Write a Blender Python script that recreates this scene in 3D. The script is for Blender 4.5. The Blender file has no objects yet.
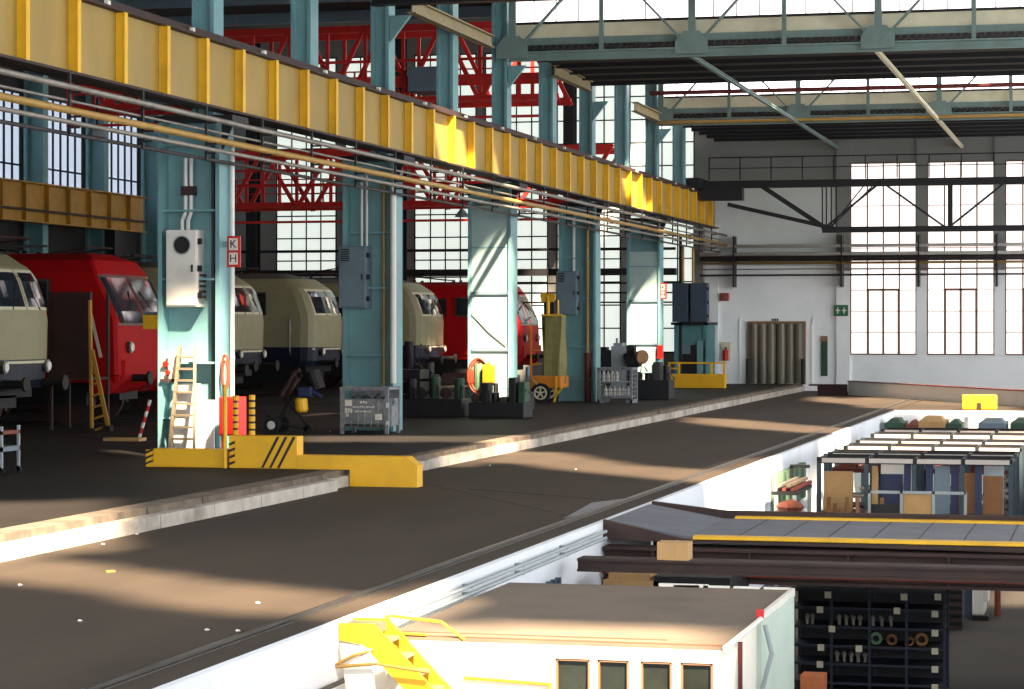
import bpy, math, random
from mathutils import Vector, Matrix
random.seed(7)
SC = bpy.context.scene
COL = SC.collection
# ------------------------------------------------------------------ camera model (used for measuring too)
F = 2400.0; U0 = 512.0; HY = 325.0; CH = 2.2
TH = math.atan((1120 - U0) / F); CT, ST = math.cos(TH), math.sin(TH)
def ray(x, y):
    u = (x - U0) / F; v = (HY - y) / F
    return (CT*u - ST, ST*u + CT, v)
def onZ(x, y, z):
    r = ray(x, y); t = (z - CH) / r[2]; return Vector((r[0]*t, r[1]*t, z))
def onY(x, y, Y):
    r = ray(x, y); t = Y / r[1]; return Vector((r[0]*t, Y, CH + r[2]*t))
def onX(x, y, X):
    r = ray(x, y); t = X / r[0]; return Vector((X, r[1]*t, CH + r[2]*t))
def px(p):
    xc = p[0]*CT + p[1]*ST; zc = -p[0]*ST + p[1]*CT
    if zc < .1: return (-9999, -9999)
    return (U0 + F*xc/zc, HY - F*(p[2]-CH)/zc)
# ------------------------------------------------------------------ materials
def lin(c):
    return tuple((v/255/12.92 if v/255 <= .04045 else ((v/255+.055)/1.055)**2.4) for v in c)
MATS = {}
def mat(name, rgb, rough=.6, metal=0, var=.18, scale=3.0, dirt=None, dirt_amt=.35, bump=0, stretch=(1,1,1), spec=.5):
    if name in MATS: return MATS[name]
    m = bpy.data.materials.new(name); m.use_nodes = True; nt = m.node_tree; N = nt.nodes
    b = N['Principled BSDF']; b.inputs['Roughness'].default_value = rough; b.inputs['Metallic'].default_value = metal
    b.inputs['Specular IOR Level'].default_value = spec
    tc = N.new('ShaderNodeTexCoord'); mp = N.new('ShaderNodeMapping'); mp.inputs['Scale'].default_value = stretch
    g = N.new('ShaderNodeNewGeometry')
    nt.links.new(g.outputs['Position'], mp.inputs['Vector'])
    no = N.new('ShaderNodeTexNoise'); no.inputs['Scale'].default_value = scale; no.inputs['Detail'].default_value = 6
    nt.links.new(mp.outputs['Vector'], no.inputs['Vector'])
    c = lin(rgb)
    rp = N.new('ShaderNodeValToRGB'); rp.color_ramp.elements[0].position = .3; rp.color_ramp.elements[1].position = .7
    rp.color_ramp.elements[0].color = (*[v*(1-var) for v in c], 1); rp.color_ramp.elements[1].color = (*[min(1, v*(1+var)) for v in c], 1)
    nt.links.new(no.outputs['Fac'], rp.inputs['Fac'])
    out = rp.outputs['Color']
    if dirt:
        n2 = N.new('ShaderNodeTexNoise'); n2.inputs['Scale'].default_value = scale*.37; n2.inputs['Detail'].default_value = 8
        n2.inputs['Roughness'].default_value = .65
        nt.links.new(mp.outputs['Vector'], n2.inputs['Vector'])
        r2 = N.new('ShaderNodeValToRGB'); r2.color_ramp.elements[0].position = .48; r2.color_ramp.elements[1].position = .68
        r2.color_ramp.elements[0].color = (0,0,0,1); r2.color_ramp.elements[1].color = (dirt_amt,)*3 + (1,)
        nt.links.new(n2.outputs['Fac'], r2.inputs['Fac'])
        mx = N.new('ShaderNodeMix'); mx.data_type = 'RGBA'
        nt.links.new(r2.outputs['Color'], mx.inputs['Factor']); nt.links.new(out, mx.inputs['A'])
        mx.inputs['B'].default_value = (*lin(dirt), 1); out = mx.outputs['Result']
    nt.links.new(out, b.inputs['Base Color'])
    if bump:
        bp = N.new('ShaderNodeBump'); bp.inputs['Strength'].default_value = bump; bp.inputs['Distance'].default_value = .02
        nt.links.new(no.outputs['Fac'], bp.inputs['Height']); nt.links.new(bp.outputs['Normal'], b.inputs['Normal'])
    MATS[name] = m; return m
def emis(name, rgb, s):
    if name in MATS: return MATS[name]
    m = bpy.data.materials.new(name); m.use_nodes = True; nt = m.node_tree; N = nt.nodes
    b = N['Principled BSDF']; b.inputs['Base Color'].default_value = (*lin((190,190,185)), 1)
    b.inputs['Emission Color'].default_value = (*lin(rgb), 1); b.inputs['Emission Strength'].default_value = s
    b.inputs['Roughness'].default_value = .5
    MATS[name] = m; return m
YEL = mat('yellow_paint', (234,180,26), .5, var=.08, dirt=(150,110,40), dirt_amt=.3)
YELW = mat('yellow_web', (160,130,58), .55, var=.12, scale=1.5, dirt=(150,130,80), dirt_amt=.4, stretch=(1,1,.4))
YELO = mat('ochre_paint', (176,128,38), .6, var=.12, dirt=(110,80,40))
YELB = mat('barrier_yellow', (236,178,16), .55, var=.05, dirt=(150,110,40), dirt_amt=.2)
BLK = mat('black_paint', (22,20,20), .6)
TEAL = mat('teal_paint', (110,154,158), .5, var=.08, scale=2, dirt=(90,110,105), dirt_amt=.35)
TEALD = mat('truss_grey_green', (108,130,124), .6, var=.1, dirt=(80,85,78))
CREAM = mat('cream_paint', (214,206,176), .6, var=.08)
TEAL_SUN = mat('sunlit_teal', (160,186,182), .7, var=.06, dirt=(150,170,160), dirt_amt=.3)  # teal paint with sunlight put into the colour
WALLW = mat('white_wall', (246,249,249), .8, var=.03, scale=.6, dirt=(190,196,196), dirt_amt=.35)
WALLM = mat('shade_grey_wall', (214,220,216), .85, var=.05, scale=.6)  # white wall with shade put into the colour
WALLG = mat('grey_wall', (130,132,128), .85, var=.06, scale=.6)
PITW = mat('pit_wall_paint', (228,232,238), .7, var=.03, scale=.7, dirt=(180,186,196), dirt_amt=.4)
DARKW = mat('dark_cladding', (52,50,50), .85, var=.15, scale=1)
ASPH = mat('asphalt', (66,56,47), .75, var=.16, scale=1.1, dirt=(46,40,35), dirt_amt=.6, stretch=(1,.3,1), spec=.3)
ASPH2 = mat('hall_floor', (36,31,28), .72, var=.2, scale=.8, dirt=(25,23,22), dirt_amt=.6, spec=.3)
PITF = mat('pit_floor', (50,44,38), .8, var=.2, scale=1)
CONC = mat('kerb_concrete', (186,178,166), .85, var=.2, scale=3, dirt=(110,98,86), dirt_amt=.7, bump=.5)
CONCB = mat('kerb_stone', (112,98,84), .9, var=.3, scale=4, dirt=(64,54,48), dirt_amt=.7, bump=.6)
STEEL = mat('rail_steel', (118,116,112), .35, .9, var=.15)
RUST = mat('rusty_steel', (52,32,27), .7, var=.25, scale=3, dirt=(30,20,19), dirt_amt=.6)
RUSTR = mat('red_primer', (120,58,40), .7, var=.2, scale=4)
DECK = mat('grey_deck_plate', (102,106,116), .6, .1, var=.18, scale=2)
REDL = mat('red_lattice', (206,40,30), .6, var=.15)
GREY = mat('grey_enamel', (150,160,162), .5, var=.06, dirt=(110,118,118))
GREYB = mat('grey_blue_enamel', (104,122,134), .5, var=.08, dirt=(70,84,94))
BLUEG = mat('dark_blue_grey', (52,66,84), .55, var=.1)
PIPE = mat('pipe_grey', (140,134,124), .45, .3, var=.15, dirt=(90,80,70))
PIPEY = mat('pipe_ochre', (170,134,70), .5, .1, var=.12)
PIPED = mat('pipe_dark', (62,58,56), .6, .2)
PIPEW = mat('pipe_white', (214,214,206), .5, var=.05)
DIRON = mat('dark_iron', (26,26,29), .6, .2, var=.2)
REDBR = mat('red_brown', (92,32,28), .7, var=.15)
WHITE = mat('white_enamel', (226,222,212), .5, var=.04, dirt=(170,160,140), dirt_amt=.3)
LRED = mat('loco_red', (172,12,16), .6, spec=.15, var=.05, dirt=(110,24,24), dirt_amt=.3)
LBEI = mat('loco_beige', (148,142,106), .5, var=.06, dirt=(140,134,100), dirt_amt=.4)
LBLU = mat('loco_blue', (20,28,46), .45, var=.1)
LGRY = mat('loco_roof_grey', (84,84,80), .7, var=.15)
GLASS = mat('dark_glass', (34,42,50), .08, 0, var=.2, scale=2, spec=.9)
RUBB = mat('rubber', (24,24,24), .8)
WOOD = mat('ladder_wood', (112,98,78), .7, var=.15, stretch=(1,1,.2))
CARD = mat('cardboard', (184,146,96), .8, var=.08, scale=5)
PLY = mat('brown_board', (140,98,60), .75, var=.12, scale=3)
BLUEP = mat('blue_board', (32,44,82), .6, var=.1)
OLIVE = mat('olive_canvas', (128,124,76), .85, var=.12, scale=6, bump=.4)
ORNG = mat('orange_paint', (214,128,26), .55, var=.1)
HOSE = mat('hose_orange', (158,66,40), .5)
RED = mat('signal_red', (196,26,20), .45, var=.06)
GRN = mat('sign_green', (18,104,62), .5, var=.04)
GRND = mat('dark_green', (36,72,52), .6)
GRNP = mat('pale_green', (110,142,110), .6)
ROOFB = mat('booth_roof_felt', (112,98,84), .9, var=.1, scale=2, dirt=(88,78,68), dirt_amt=.5)
BOOTH = mat('booth_wall', (232,228,214), .6, var=.03)
CORR = mat('pale_green_sheet', (186,200,186), .5, var=.05)
BULK = mat('door_curtain', (104,98,80), .35, var=.45, scale=1.2, stretch=(1,1,.25))
BROWN = mat('brown_frame', (130,96,66), .6)
TREAD = mat('stair_tread', (128,116,96), .6, .1, var=.15)
PANE = emis('daylit_pane', (255,242,238), 1.25)
PANET = emis('roof_glazing', (255,240,238), 2.2)
PANET2 = emis('far_roof_glazing', (255,240,238), 5.0)
PANEL = emis('daylit_pane_cool', (226,236,226), .9)
PANEB = emis('daylit_pane_blue', (190,206,230), .8)
# ------------------------------------------------------------------ mesh builder
class MB:
    def __init__(s): s.v = []; s.f = []; s.m = []; s.k = 0
    def add(s, vs, fs):
        n = len(s.v); s.v += [Vector(p) for p in vs]
        for f in fs: s.f.append([i+n for i in f]); s.m.append(s.k)
        return s
    def box(s, x0, x1, y0, y1, z0, z1):
        vs = [(x,y,z) for z in (z0,z1) for y in (y0,y1) for x in (x0,x1)]
        return s.add(vs, [(0,2,3,1),(4,5,7,6),(0,1,5,4),(2,6,7,3),(0,4,6,2),(1,3,7,5)])
    def bar(s, a, b, w, h=None, up=(0,0,1)):
        a = Vector(a); b = Vector(b); h = w if h is None else h; d = (b-a).normalized(); up = Vector(up)
        if abs(d.dot(up)) > .98: up = Vector((0,1,0))
        r = d.cross(up).normalized(); u = r.cross(d).normalized()
        vs = [p + r*sx*w/2 + u*su*h/2 for p in (a,b) for su in (-1,1) for sx in (-1,1)]
        return s.add(vs, [(0,2,3,1),(4,5,7,6),(0,1,5,4),(2,6,7,3),(0,4,6,2),(1,3,7,5)])
    def ibar(s, a, b, w, h, t=.03, up=(0,0,1)):
        a = Vector(a); b = Vector(b); d = (b-a).normalized(); up = Vector(up); r = d.cross(up).normalized(); u = r.cross(d).normalized()
        s.bar(a+u*(h/2-t/2), b+u*(h/2-t/2), w, t, up); s.bar(a-u*(h/2-t/2), b-u*(h/2-t/2), w, t, up); s.bar(a, b, t, h-2*t, up); return s
    def tube(s, pts, r, seg=8, caps=True):
        pts = [Vector(p) for p in pts]; n = len(pts); rings = []
        for i, p in enumerate(pts):
            d = (pts[min(i+1,n-1)] - pts[max(i-1,0)]).normalized()
            up = Vector((0,0,1)) if abs(d.z) < .95 else Vector((0,1,0))
            a = d.cross(up).normalized(); b = a.cross(d)
            rr = r[i] if isinstance(r, (list,tuple)) else r
            rings.append([p + (a*math.cos(t) + b*math.sin(t))*rr for t in [2*math.pi*k/seg for k in range(seg)]])
        vs = [q for R in rings for q in R]; fs = []
        for i in range(n-1):
            for k in range(seg):
                k2 = (k+1) % seg; fs.append((i*seg+k, i*seg+k2, (i+1)*seg+k2, (i+1)*seg+k))
        if caps: fs += [tuple(range(seg))[::-1], tuple((n-1)*seg+k for k in range(seg))]
        return s.add(vs, fs)
    def disc(s, c, axis, r, t, seg=20):
        c = Vector(c); a = Vector(axis).normalized(); return s.tube([c-a*t/2, c+a*t/2], r, seg)
    def ring(s, c, axis, R, r, seg=24, a0=0, a1=2*math.pi, sy=1):
        c = Vector(c); a = Vector(axis).normalized(); up = Vector((0,0,1)) if abs(a.z) < .9 else Vector((1,0,0))
        p = a.cross(up).normalized(); q = a.cross(p)
        return s.tube([c + p*R*math.cos(a0+(a1-a0)*k/seg) + q*R*sy*math.sin(a0+(a1-a0)*k/seg) for k in range(seg+1)], r, 6)
    def prism(s, poly, off):
        n = len(poly); off = Vector(off); a = [Vector(p) for p in poly]; b = [p+off for p in a]
        return s.add(a+b, [tuple(range(n))[::-1], tuple(range(n,2*n))] + [(i,(i+1)%n,(i+1)%n+n,i+n) for i in range(n)])
    def blob(s, c, r, seed=0, sz=1, seg=8):
        rnd = random.Random(seed); vs = []; fs = []; c = Vector(c); h = seg//2
        for i in range(h+1):
            ph = math.pi*i/h
            for k in range(seg):
                t = 2*math.pi*k/seg; q = r*(.8+.4*rnd.random())
                vs.append(c+Vector((q*math.sin(ph)*math.cos(t), q*math.sin(ph)*math.sin(t), q*sz*math.cos(ph))))
        for i in range(h):
            for k in range(seg): fs.append((i*seg+k, i*seg+(k+1)%seg, (i+1)*seg+(k+1)%seg, (i+1)*seg+k))
        return s.add(vs, fs)
    def build(s, name, m, parent=None, smooth=False, bevel=0):
        ms = m if isinstance(m, (list,tuple)) else [m]
        me = bpy.data.meshes.new(name); o = bpy.data.objects.new(name, me); COL.objects.link(o)
        if parent is not None:
            off = Vector(parent['_w'])
            o.parent = parent; o['_w'] = list(off)
        else:
            xs = [v.x for v in s.v]; ys = [v.y for v in s.v]; zs = [v.z for v in s.v]
            off = Vector(((min(xs)+max(xs))/2, (min(ys)+max(ys))/2, min(zs))); o.location = off; o['_w'] = list(off)
        me.from_pydata([tuple(v-off) for v in s.v], [], s.f); me.update()
        for k in ms: me.materials.append(k)
        for i, p in enumerate(me.polygons): p.material_index = s.m[i]; p.use_smooth = smooth
        import bmesh
        bm = bmesh.new(); bm.from_mesh(me); bmesh.ops.recalc_face_normals(bm, faces=bm.faces); bm.to_mesh(me); bm.free()
        if bevel:
            md = o.modifiers.new('bevel', 'BEVEL'); md.width = bevel; md.segments = 2; md.limit_method = 'ANGLE'
        return o
def part(name, m, parent, fn, **k):
    b = MB(); fn(b); return b.build(name, m, parent, **k)
def tag(o, label=None, cat=None, group=None, kind=None):
    if label: o['label'] = label
    if cat: o['category'] = cat
    if group: o['group'] = group
    if kind: o['kind'] = kind
    return o
def thing(name, loc, label, cat, group=None):
    o = bpy.data.objects.new(name, None); COL.objects.link(o); o.location = loc; o.empty_display_size = .2
    o['_w'] = list(loc); return tag(o, label, cat, group)
def struct(name, m, fn, label=None, parent=None):
    o = part(name, m, parent, fn)
    if parent is None: o['kind'] = 'structure'
    if label: o['label'] = label; 
    if parent is None and label: o['category'] = name.split('_')[0]
    return o
def dup(root, delta, label=None, group=None, name=None):
    r = root.copy(); COL.objects.link(r); r.location = Vector(root.location) + Vector(delta)
    r['_w'] = list(r.location)
    if label: r['label'] = label
    if group: r['group'] = group
    for ch in list(root.children):
        c = ch.copy(); COL.objects.link(c); c.parent = r
        for g in list(ch.children):
            d = g.copy(); COL.objects.link(d); d.parent = c
    return r
def text_obj(name, txt, size, origin, xdir, updir, m, parent, ext=.004, sx=1, bold=0):
    cu = bpy.data.curves.new(name+'_t', 'FONT'); cu.body = txt; cu.size = size; cu.align_x = 'CENTER'; cu.align_y = 'CENTER'; cu.extrude = ext
    cu.offset = bold
    to = bpy.data.objects.new(name+'_t', cu); COL.objects.link(to)
    dg = bpy.context.evaluated_depsgraph_get(); me = bpy.data.meshes.new_from_object(to.evaluated_get(dg))
    xd = Vector(xdir).normalized(); ud = Vector(updir).normalized(); nd = xd.cross(ud)
    off = Vector(parent['_w'])
    M = Matrix((xd*sx, ud, nd)).transposed().to_4x4(); M.translation = Vector(origin)-off
    me.transform(M); bpy.data.objects.remove(to); bpy.data.curves.remove(cu)
    me.materials.clear(); me.materials.append(m); me.name = name
    o = bpy.data.objects.new(name, me); COL.objects.link(o); o.parent = parent; o['_w'] = list(off); return o
# ------------------------------------------------------------------ hall dimensions
COLY = [37.6 + 9.88*k for k in range(5)]; YE = 89.2; YF = 69.0
KX0, KX1, PX = -11.73, -11.36, -6.23; ZA = -.25; ZP = -2.5
SUNK = (.62, .74)
# floors ----------------------------------------------------------
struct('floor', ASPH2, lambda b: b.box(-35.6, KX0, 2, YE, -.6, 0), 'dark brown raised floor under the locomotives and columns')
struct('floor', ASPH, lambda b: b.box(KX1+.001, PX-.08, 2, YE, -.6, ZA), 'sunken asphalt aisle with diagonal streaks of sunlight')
struct('floor', ASPH, lambda b: b.box(PX, 12, YF, YE, -.6, ZA), 'asphalt apron beyond the far end of the pit')
struct('floor', PITF, lambda b: b.box(PX, 2.3, 2, YF, ZP-.3, ZP), 'dark floor of the lower level')
# kerb: stone blocks on top, painted face below
def kerb(b):
    y = 6.0; rnd = random.Random(3)
    while y < YE-.01:
        L = min(1.35 + rnd.random()*.5, YE-y); j = rnd.random()*.02
        e = .16 if y+L < 34.9 else 0
        b.k = 0; b.box(KX0, KX0+.27+j+e*.5, y+.015, y+L-.015, -.55, 0)
        b.k = 1; b.box(KX0+.27+j+e*.5, KX1+e, y+.01, y+L-.01, -.55, -.085)
        y += L
o = part('trim_1', [CONCB, CONC], None, kerb); tag(o, 'worn two step concrete kerb between raised floor and aisle', 'kerb', kind='structure')
struct('wall_pit', PITW, lambda b: (b.box(PX-.3, PX+.0, 2, YF, ZP, ZA-.61), b.box(PX-.079, PX+.0, 2, YF, ZA-.61, ZA+.004)), 'white painted side wall of the pit')
struct('wall_pit_right', PITW, lambda b: b.box(2,2.3,2,YF-.25,ZP,ZA), 'right hand wall of the pit')
struct('floor', ASPH, lambda b: b.box(2.3,12,2,YF,-.6,ZA), 'floor right of the pit')
struct('wall_pit_end', PITW, lambda b: b.box(PX, 2.3, YF-.25, YF-.001, ZP, ZA+.03), 'white far end wall of the pit')
o = part('rail', STEEL, None, lambda b: (b.box(-6.70,-6.655,4,YE-6,ZA,ZA+.03), b.box(-6.61,-6.60,4,YE-6,ZA,ZA+.01)))
tag(o, 'steel running rail set into the aisle along the pit edge', 'rail')
# end wall with openings left to window objects in front
struct('wall_end', WALLW, lambda b: b.box(-15.2, 12, YE, YE+.4, -.6, 4.4), 'white lower part of the far end wall')
struct('wall_end', WALLM, lambda b: b.box(-15.2, 12, YE, YE+.4, 4.4, 7.5), 'middle band of the white far end wall, shade painted in as light grey')
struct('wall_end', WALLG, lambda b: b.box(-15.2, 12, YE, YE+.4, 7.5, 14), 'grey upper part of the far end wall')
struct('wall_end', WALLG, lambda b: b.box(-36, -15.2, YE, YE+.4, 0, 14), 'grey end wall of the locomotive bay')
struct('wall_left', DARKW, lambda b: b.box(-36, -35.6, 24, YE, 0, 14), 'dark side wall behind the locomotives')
struct('wall_front', DARKW, lambda b: b.box(-36, -16.5, 23.6, 24, 0, 14), 'unseen dark wall added to keep daylight out of the locomotive bay')  # out of view, added to block sky light from the bay
# wall pilasters and panels
WX = [-9.63 + 2.81*k for k in range(-1, 7)]
def pil(b):
    b.box(-10.18, -9.69, YE-.12, YE, ZA, 4.2)
    for x in [-9.63+2.81*k for k in range(7)]:
        b.box(x+2.38, x+2.75, YE-.1, YE, 1.1, 4.2)
    b.box(-15.1,-14.6, YE-.12, YE, 0, 6)
o = part('trim_4', WALLW, None, pil); tag(o, 'flat wall piers between the tall end windows', 'pier', kind='structure')
o = part('trim_13', WALLG, None, lambda b: (b.box(-10.18, -9.69, YE-.12, YE, 4.2, 9), [b.box(-9.63+2.81*k+2.38, -9.63+2.81*k+2.75, YE-.1, YE, 4.2, 9) for k in range(7)])); tag(o, 'upper halves of the piers between the end windows, shade painted in as grey', 'pier', kind='structure')  # grey on the upper piers is painted shade
# ------------------------------------------------------------------ tall windows
def window(n, x0, w, z0, z1, pane, label, casement=True, frame=BROWN, cols=4, rows=9):
    y = YE-.03
    o = part(f'window_{n}', frame, None, lambda b: (b.box(x0,x0+w,y-.03,y+.02,z0-.05,z0), b.box(x0,x0+w,y-.03,y+.02,z1,z1+.05), b.box(x0-.04,x0,y-.03,y+.02,z0-.05,z1+.05), b.box(x0+w,x0+w+.04,y-.03,y+.02,z0-.05,z1+.05)))
    tag(o, label, 'window', kind='structure')
    def gl(b):
        b.box(x0, x0+w, y, y+.015, z0, z1)
    part('pane', pane, o, gl)
    def bars(b):
        for k in range(1, cols):
            x = x0 + w*k/cols; b.box(x-.026, x+.026, y-.02, y, z0, z1)
        for k in range(1, rows):
            z = z0+(z1-z0)*k/rows; b.box(x0, x0+w, y-.015, y, z-(.012 if casement else .026), z+(.012 if casement else .026))
    part('glazing_bars', frame, o, bars)
    if casement:
        xa, xb = x0+w*.26, x0+w*.74
        def cs(b):
            for x in (xa, (xa+xb)/2, xb): b.box(x-.04, x+.04, y-.05, y-.02, z0, 3.5)
            b.box(xa, xb, y-.05, y-.02, 3.46, 3.54)
        part('casement', frame, o, cs)
    return o
names = ['leftmost tall white window of the end wall, next to the exit sign', 'second tall white window of the end wall', 'third tall white window of the end wall, cut by the photo edge']
for k in range(6):
    window(k+1, -9.63+2.81*k, 2.34, 1.15, 8.15, PANE, names[k] if k < 3 else 'tall white end wall window right of the view')
ln = ['far left', 'second', 'third', 'fourth', 'fifth', 'sixth, beside the column row']
for k in range(6):
    window(7+k, -32.1+2.83*k, 2.4, 1.2, 12.6, PANEL, f'tall gridded window behind the locomotives, {ln[k]} one from the left', casement=False, frame=DIRON, cols=4 if k else 4, rows=13)
# left side wall windows with dense bars
for k in range(7):
    y0 = 54.4+4.94*k
    if y0+4.2 > YE: break
    lb = ['nearest','second','third','fourth','fifth','sixth','last'][k]
    o = part(f'window_{13+k}', DIRON, None, lambda b: (b.box(-35.62,-35.5,y0,y0+4.3,6.35,6.45), b.box(-35.62,-35.5,y0,y0+4.3,9.9,10), b.box(-35.62,-35.5,y0,y0+4.3,7.5,7.56)))
    tag(o, f'blue tinted side window with dense bars at far upper left, {lb} bay', 'window', kind='structure')
    part('pane', PANEB, o, lambda b: b.box(-35.6,-35.56,y0,y0+4.3,6.45,9.9))
    part('glazing_bars', DIRON, o, lambda b: [b.box(-35.56,-35.5,y0+.05+.6*j,y0+.11+.6*j,6.45,9.9) for j in range(8)])
# ------------------------------------------------------------------ steel columns
def main_column(Y, label):
    t = thing('steel_column', (-15.1, Y, 0), label, 'column', 'lower columns of the crane runway')
    X0, X1, D = -15.66, -14.56, .66
    wm = TEAL
    part('web', wm, t, lambda b: b.box(X0+.05, X1-.05, Y+.3, Y+.34, 0, 5.6))
    part('flange', TEAL, t, lambda b: b.box(X0, X0+.07, Y, Y+D, 0, 5.6))
    part('flange', TEAL, t, lambda b: b.box(X1-.07, X1, Y, Y+D, 0, 5.6))
    for z in (.62, 1.55, 2.95, 4.1, 5.2):
        part('stiffener', TEAL, t, lambda b: b.box(X0+.07, X1-.07, Y+.04, Y+.3, z, z+.035))
    part('head_plate', DIRON, t, lambda b: (b.box(X0-.05, X1+.25, Y-.05, Y+D+.05, 5.6, 5.7), b.prism([(X1,Y+.1,5.6),(X1+.22,Y+.1,5.6),(X1,Y+.1,5.1)], (0,.05,0))))
    def sh(b):
        b.box(-15.05,-14.98,Y,Y+.45,5.7,13.4); b.box(-14.73,-14.66,Y,Y+.45,5.7,13.4); b.box(-14.98,-14.73,Y+.12,Y+.16,5.7,13.4)
    part('upper_shaft', TEAL, t, sh)
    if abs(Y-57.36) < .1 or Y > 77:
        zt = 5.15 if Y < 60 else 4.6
        cp = part('cladding_sheet', TEAL_SUN, t, lambda b: b.box(X0+.08, X1-.08, Y+.05, Y+.09, .35, zt)); cp['label'] = 'teal sheet with sunlight painted in as a pale colour'
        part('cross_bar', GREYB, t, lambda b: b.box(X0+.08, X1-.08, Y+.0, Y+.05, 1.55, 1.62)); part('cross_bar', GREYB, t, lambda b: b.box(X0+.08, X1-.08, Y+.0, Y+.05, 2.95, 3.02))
    return t
cl = ['nearest big teal column carrying the white cabinet, ladder against it', 'second teal column, grey switch box on it and mesh crate at its foot', 'third teal column, pale and sunlit with hose coil at its foot',
      'fourth teal column with grey box high on its face', 'fifth teal column, pale, with small red and white sign on its edge']
for Y, l in zip(COLY, cl): main_column(Y, l)
pl = ['first teal upper post above the yellow girder, counted from the left', 'second free teal post above the yellow girder', 'third free teal post above the yellow girder, bright blue in sun', 'fourth free teal post above the yellow girder', 'fifth free teal post above the yellow girder', 'last free teal post above the girder, by the end wall']
p0 = None
for k in range(6):
    Y = 32.66+9.88*k
    def sh(b):
        b.box(-15.05,-14.98,Y,Y+.45,5.9,13.4); b.box(-14.73,-14.66,Y,Y+.45,5.9,13.4); b.box(-14.98,-14.73,Y+.06,Y+.1,5.9,13.4)
    if p0 is None:
        o = part('steel_post', TEAL, None, sh); tag(o, pl[0], 'post', 'upper posts between the columns'); p0 = o
    else: dup(p0, (0, 9.88*k, 0), pl[k])
# left hall side columns
o = part('wall_column', TEAL, None, lambda b: (b.box(-35.4,-35.3,73.5,73.9,0,12), b.box(-35.3,-34.8,73.68,73.74,0,12), b.box(-34.8,-34.7,73.5,73.9,0,12)))
tag(o, 'dim teal column in front of the upper left window, left one', 'column', 'side columns of the locomotive bay')
dup(o, (0,4.94,0), 'dim teal column in front of the upper left window, middle one'); dup(o, (0,9.88,0), 'dim teal column in front of the upper left window, right one')
# ------------------------------------------------------------------ crane girder
t = thing('crane_girder', (-14.5, 58, 5.79), 'long yellow plate girder with vertical stiffeners across the hall', 'crane beam')
part('web_plate', YELW, t, lambda b: b.box(-14.52, -14.49, 22, 87.7, 5.79, 6.85))
part('walkway', DIRON, t, lambda b: b.box(-15.1, -14.64, 22, 87.7, 5.82, 5.9))
part('top_flange', RUST, t, lambda b: b.box(-14.64, -14.34, 22, 87.7, 6.85, 6.89))
part('bottom_flange', RUST, t, lambda b: b.box(-14.64, -14.34, 22, 87.7, 5.75, 5.79))  # dark colour stands in for the shadow band under the girder
for k in range(-4, 35):
    Y = 29.9+1.656*k
    part('stiffener', YEL, t, lambda b: (b.box(-14.49, -14.34, Y-.03, Y+.03, 5.79, 6.85), b.box(-14.345, -14.335, Y-.06, Y+.06, 5.79, 6.85)))
part('crane_rail', RUST, t, lambda b: b.box(-14.53, -14.45, 22, 87.7, 6.89, 7.0))
for k in range(20):
    Y = 29.9+3.312*k-.6
    part('rail_clip', WHITE, t, lambda b: b.box(-14.40, -14.34, Y-.05, Y+.05, 6.89, 6.95))
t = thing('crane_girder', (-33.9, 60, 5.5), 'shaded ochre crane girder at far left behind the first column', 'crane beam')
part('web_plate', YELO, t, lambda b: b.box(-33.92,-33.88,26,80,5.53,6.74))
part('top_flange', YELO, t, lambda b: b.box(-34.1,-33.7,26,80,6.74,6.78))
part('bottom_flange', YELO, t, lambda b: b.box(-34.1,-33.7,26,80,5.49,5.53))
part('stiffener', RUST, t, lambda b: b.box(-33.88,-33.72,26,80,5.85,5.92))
for k in range(20):
    Y = 47+1.66*k
    if Y < 80: part('stiffener', YELO, t, lambda b: b.box(-33.88,-33.73,Y-.02,Y+.02,5.53,6.74))
for Y in (47.5, 57.4, 67.2, 77.1):
    part('support', DIRON, t, lambda b: b.box(-34.1,-33.7,Y,Y+.3,0,5.49))
# ------------------------------------------------------------------ pipes below the girder
def hp(label, X, z, r, m, y0=22, y1=88.4, tail=None, name='pipe'):
    pts = [(X,y0,z),(X,y1,z)]
    if tail: pts += tail
    o = part(name, m, None, lambda b: b.tube(pts, r, 8), smooth=True)
    return tag(o, label, 'pipe', 'pipes along the girder')
hp('grey pipe nearest below the yellow girder', -14.18, 5.52, .045, PIPE)
hp('thin pale pipe, second below the yellow girder', -14.35, 5.36, .022, PIPE)
hp('thick ochre pipe below the yellow girder, third down', -14.18, 5.19, .055, PIPEY)
hp('grey pipe under the ochre one along the columns', -14.2, 5.03, .035, PIPE)
hp('dark cable pipe, lowest of the bundle along the columns', -14.4, 4.9, .03, PIPED)
h0 = None
for k in range(22):
    Y = 31.1+2.6*k
    def hb(b):
        b.bar((-14.28,Y,5.74),(-14.28,Y,4.86),.035,.05); b.bar((-14.28,Y,4.97),(-14.12,Y,4.97),.03); b.bar((-14.28,Y,5.12),(-14.1,Y,5.12),.03); b.bar((-14.28,Y,5.46),(-14.1,Y,5.46),.03)
    if h0 is None:
        o = part('pipe_hanger', DIRON, None, hb); tag(o, 'small steel hanger carrying the pipes under the yellow girder', 'bracket', 'pipe hangers under the girder'); h0 = o
    else: dup(h0, (0,2.6*k,0))
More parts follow.
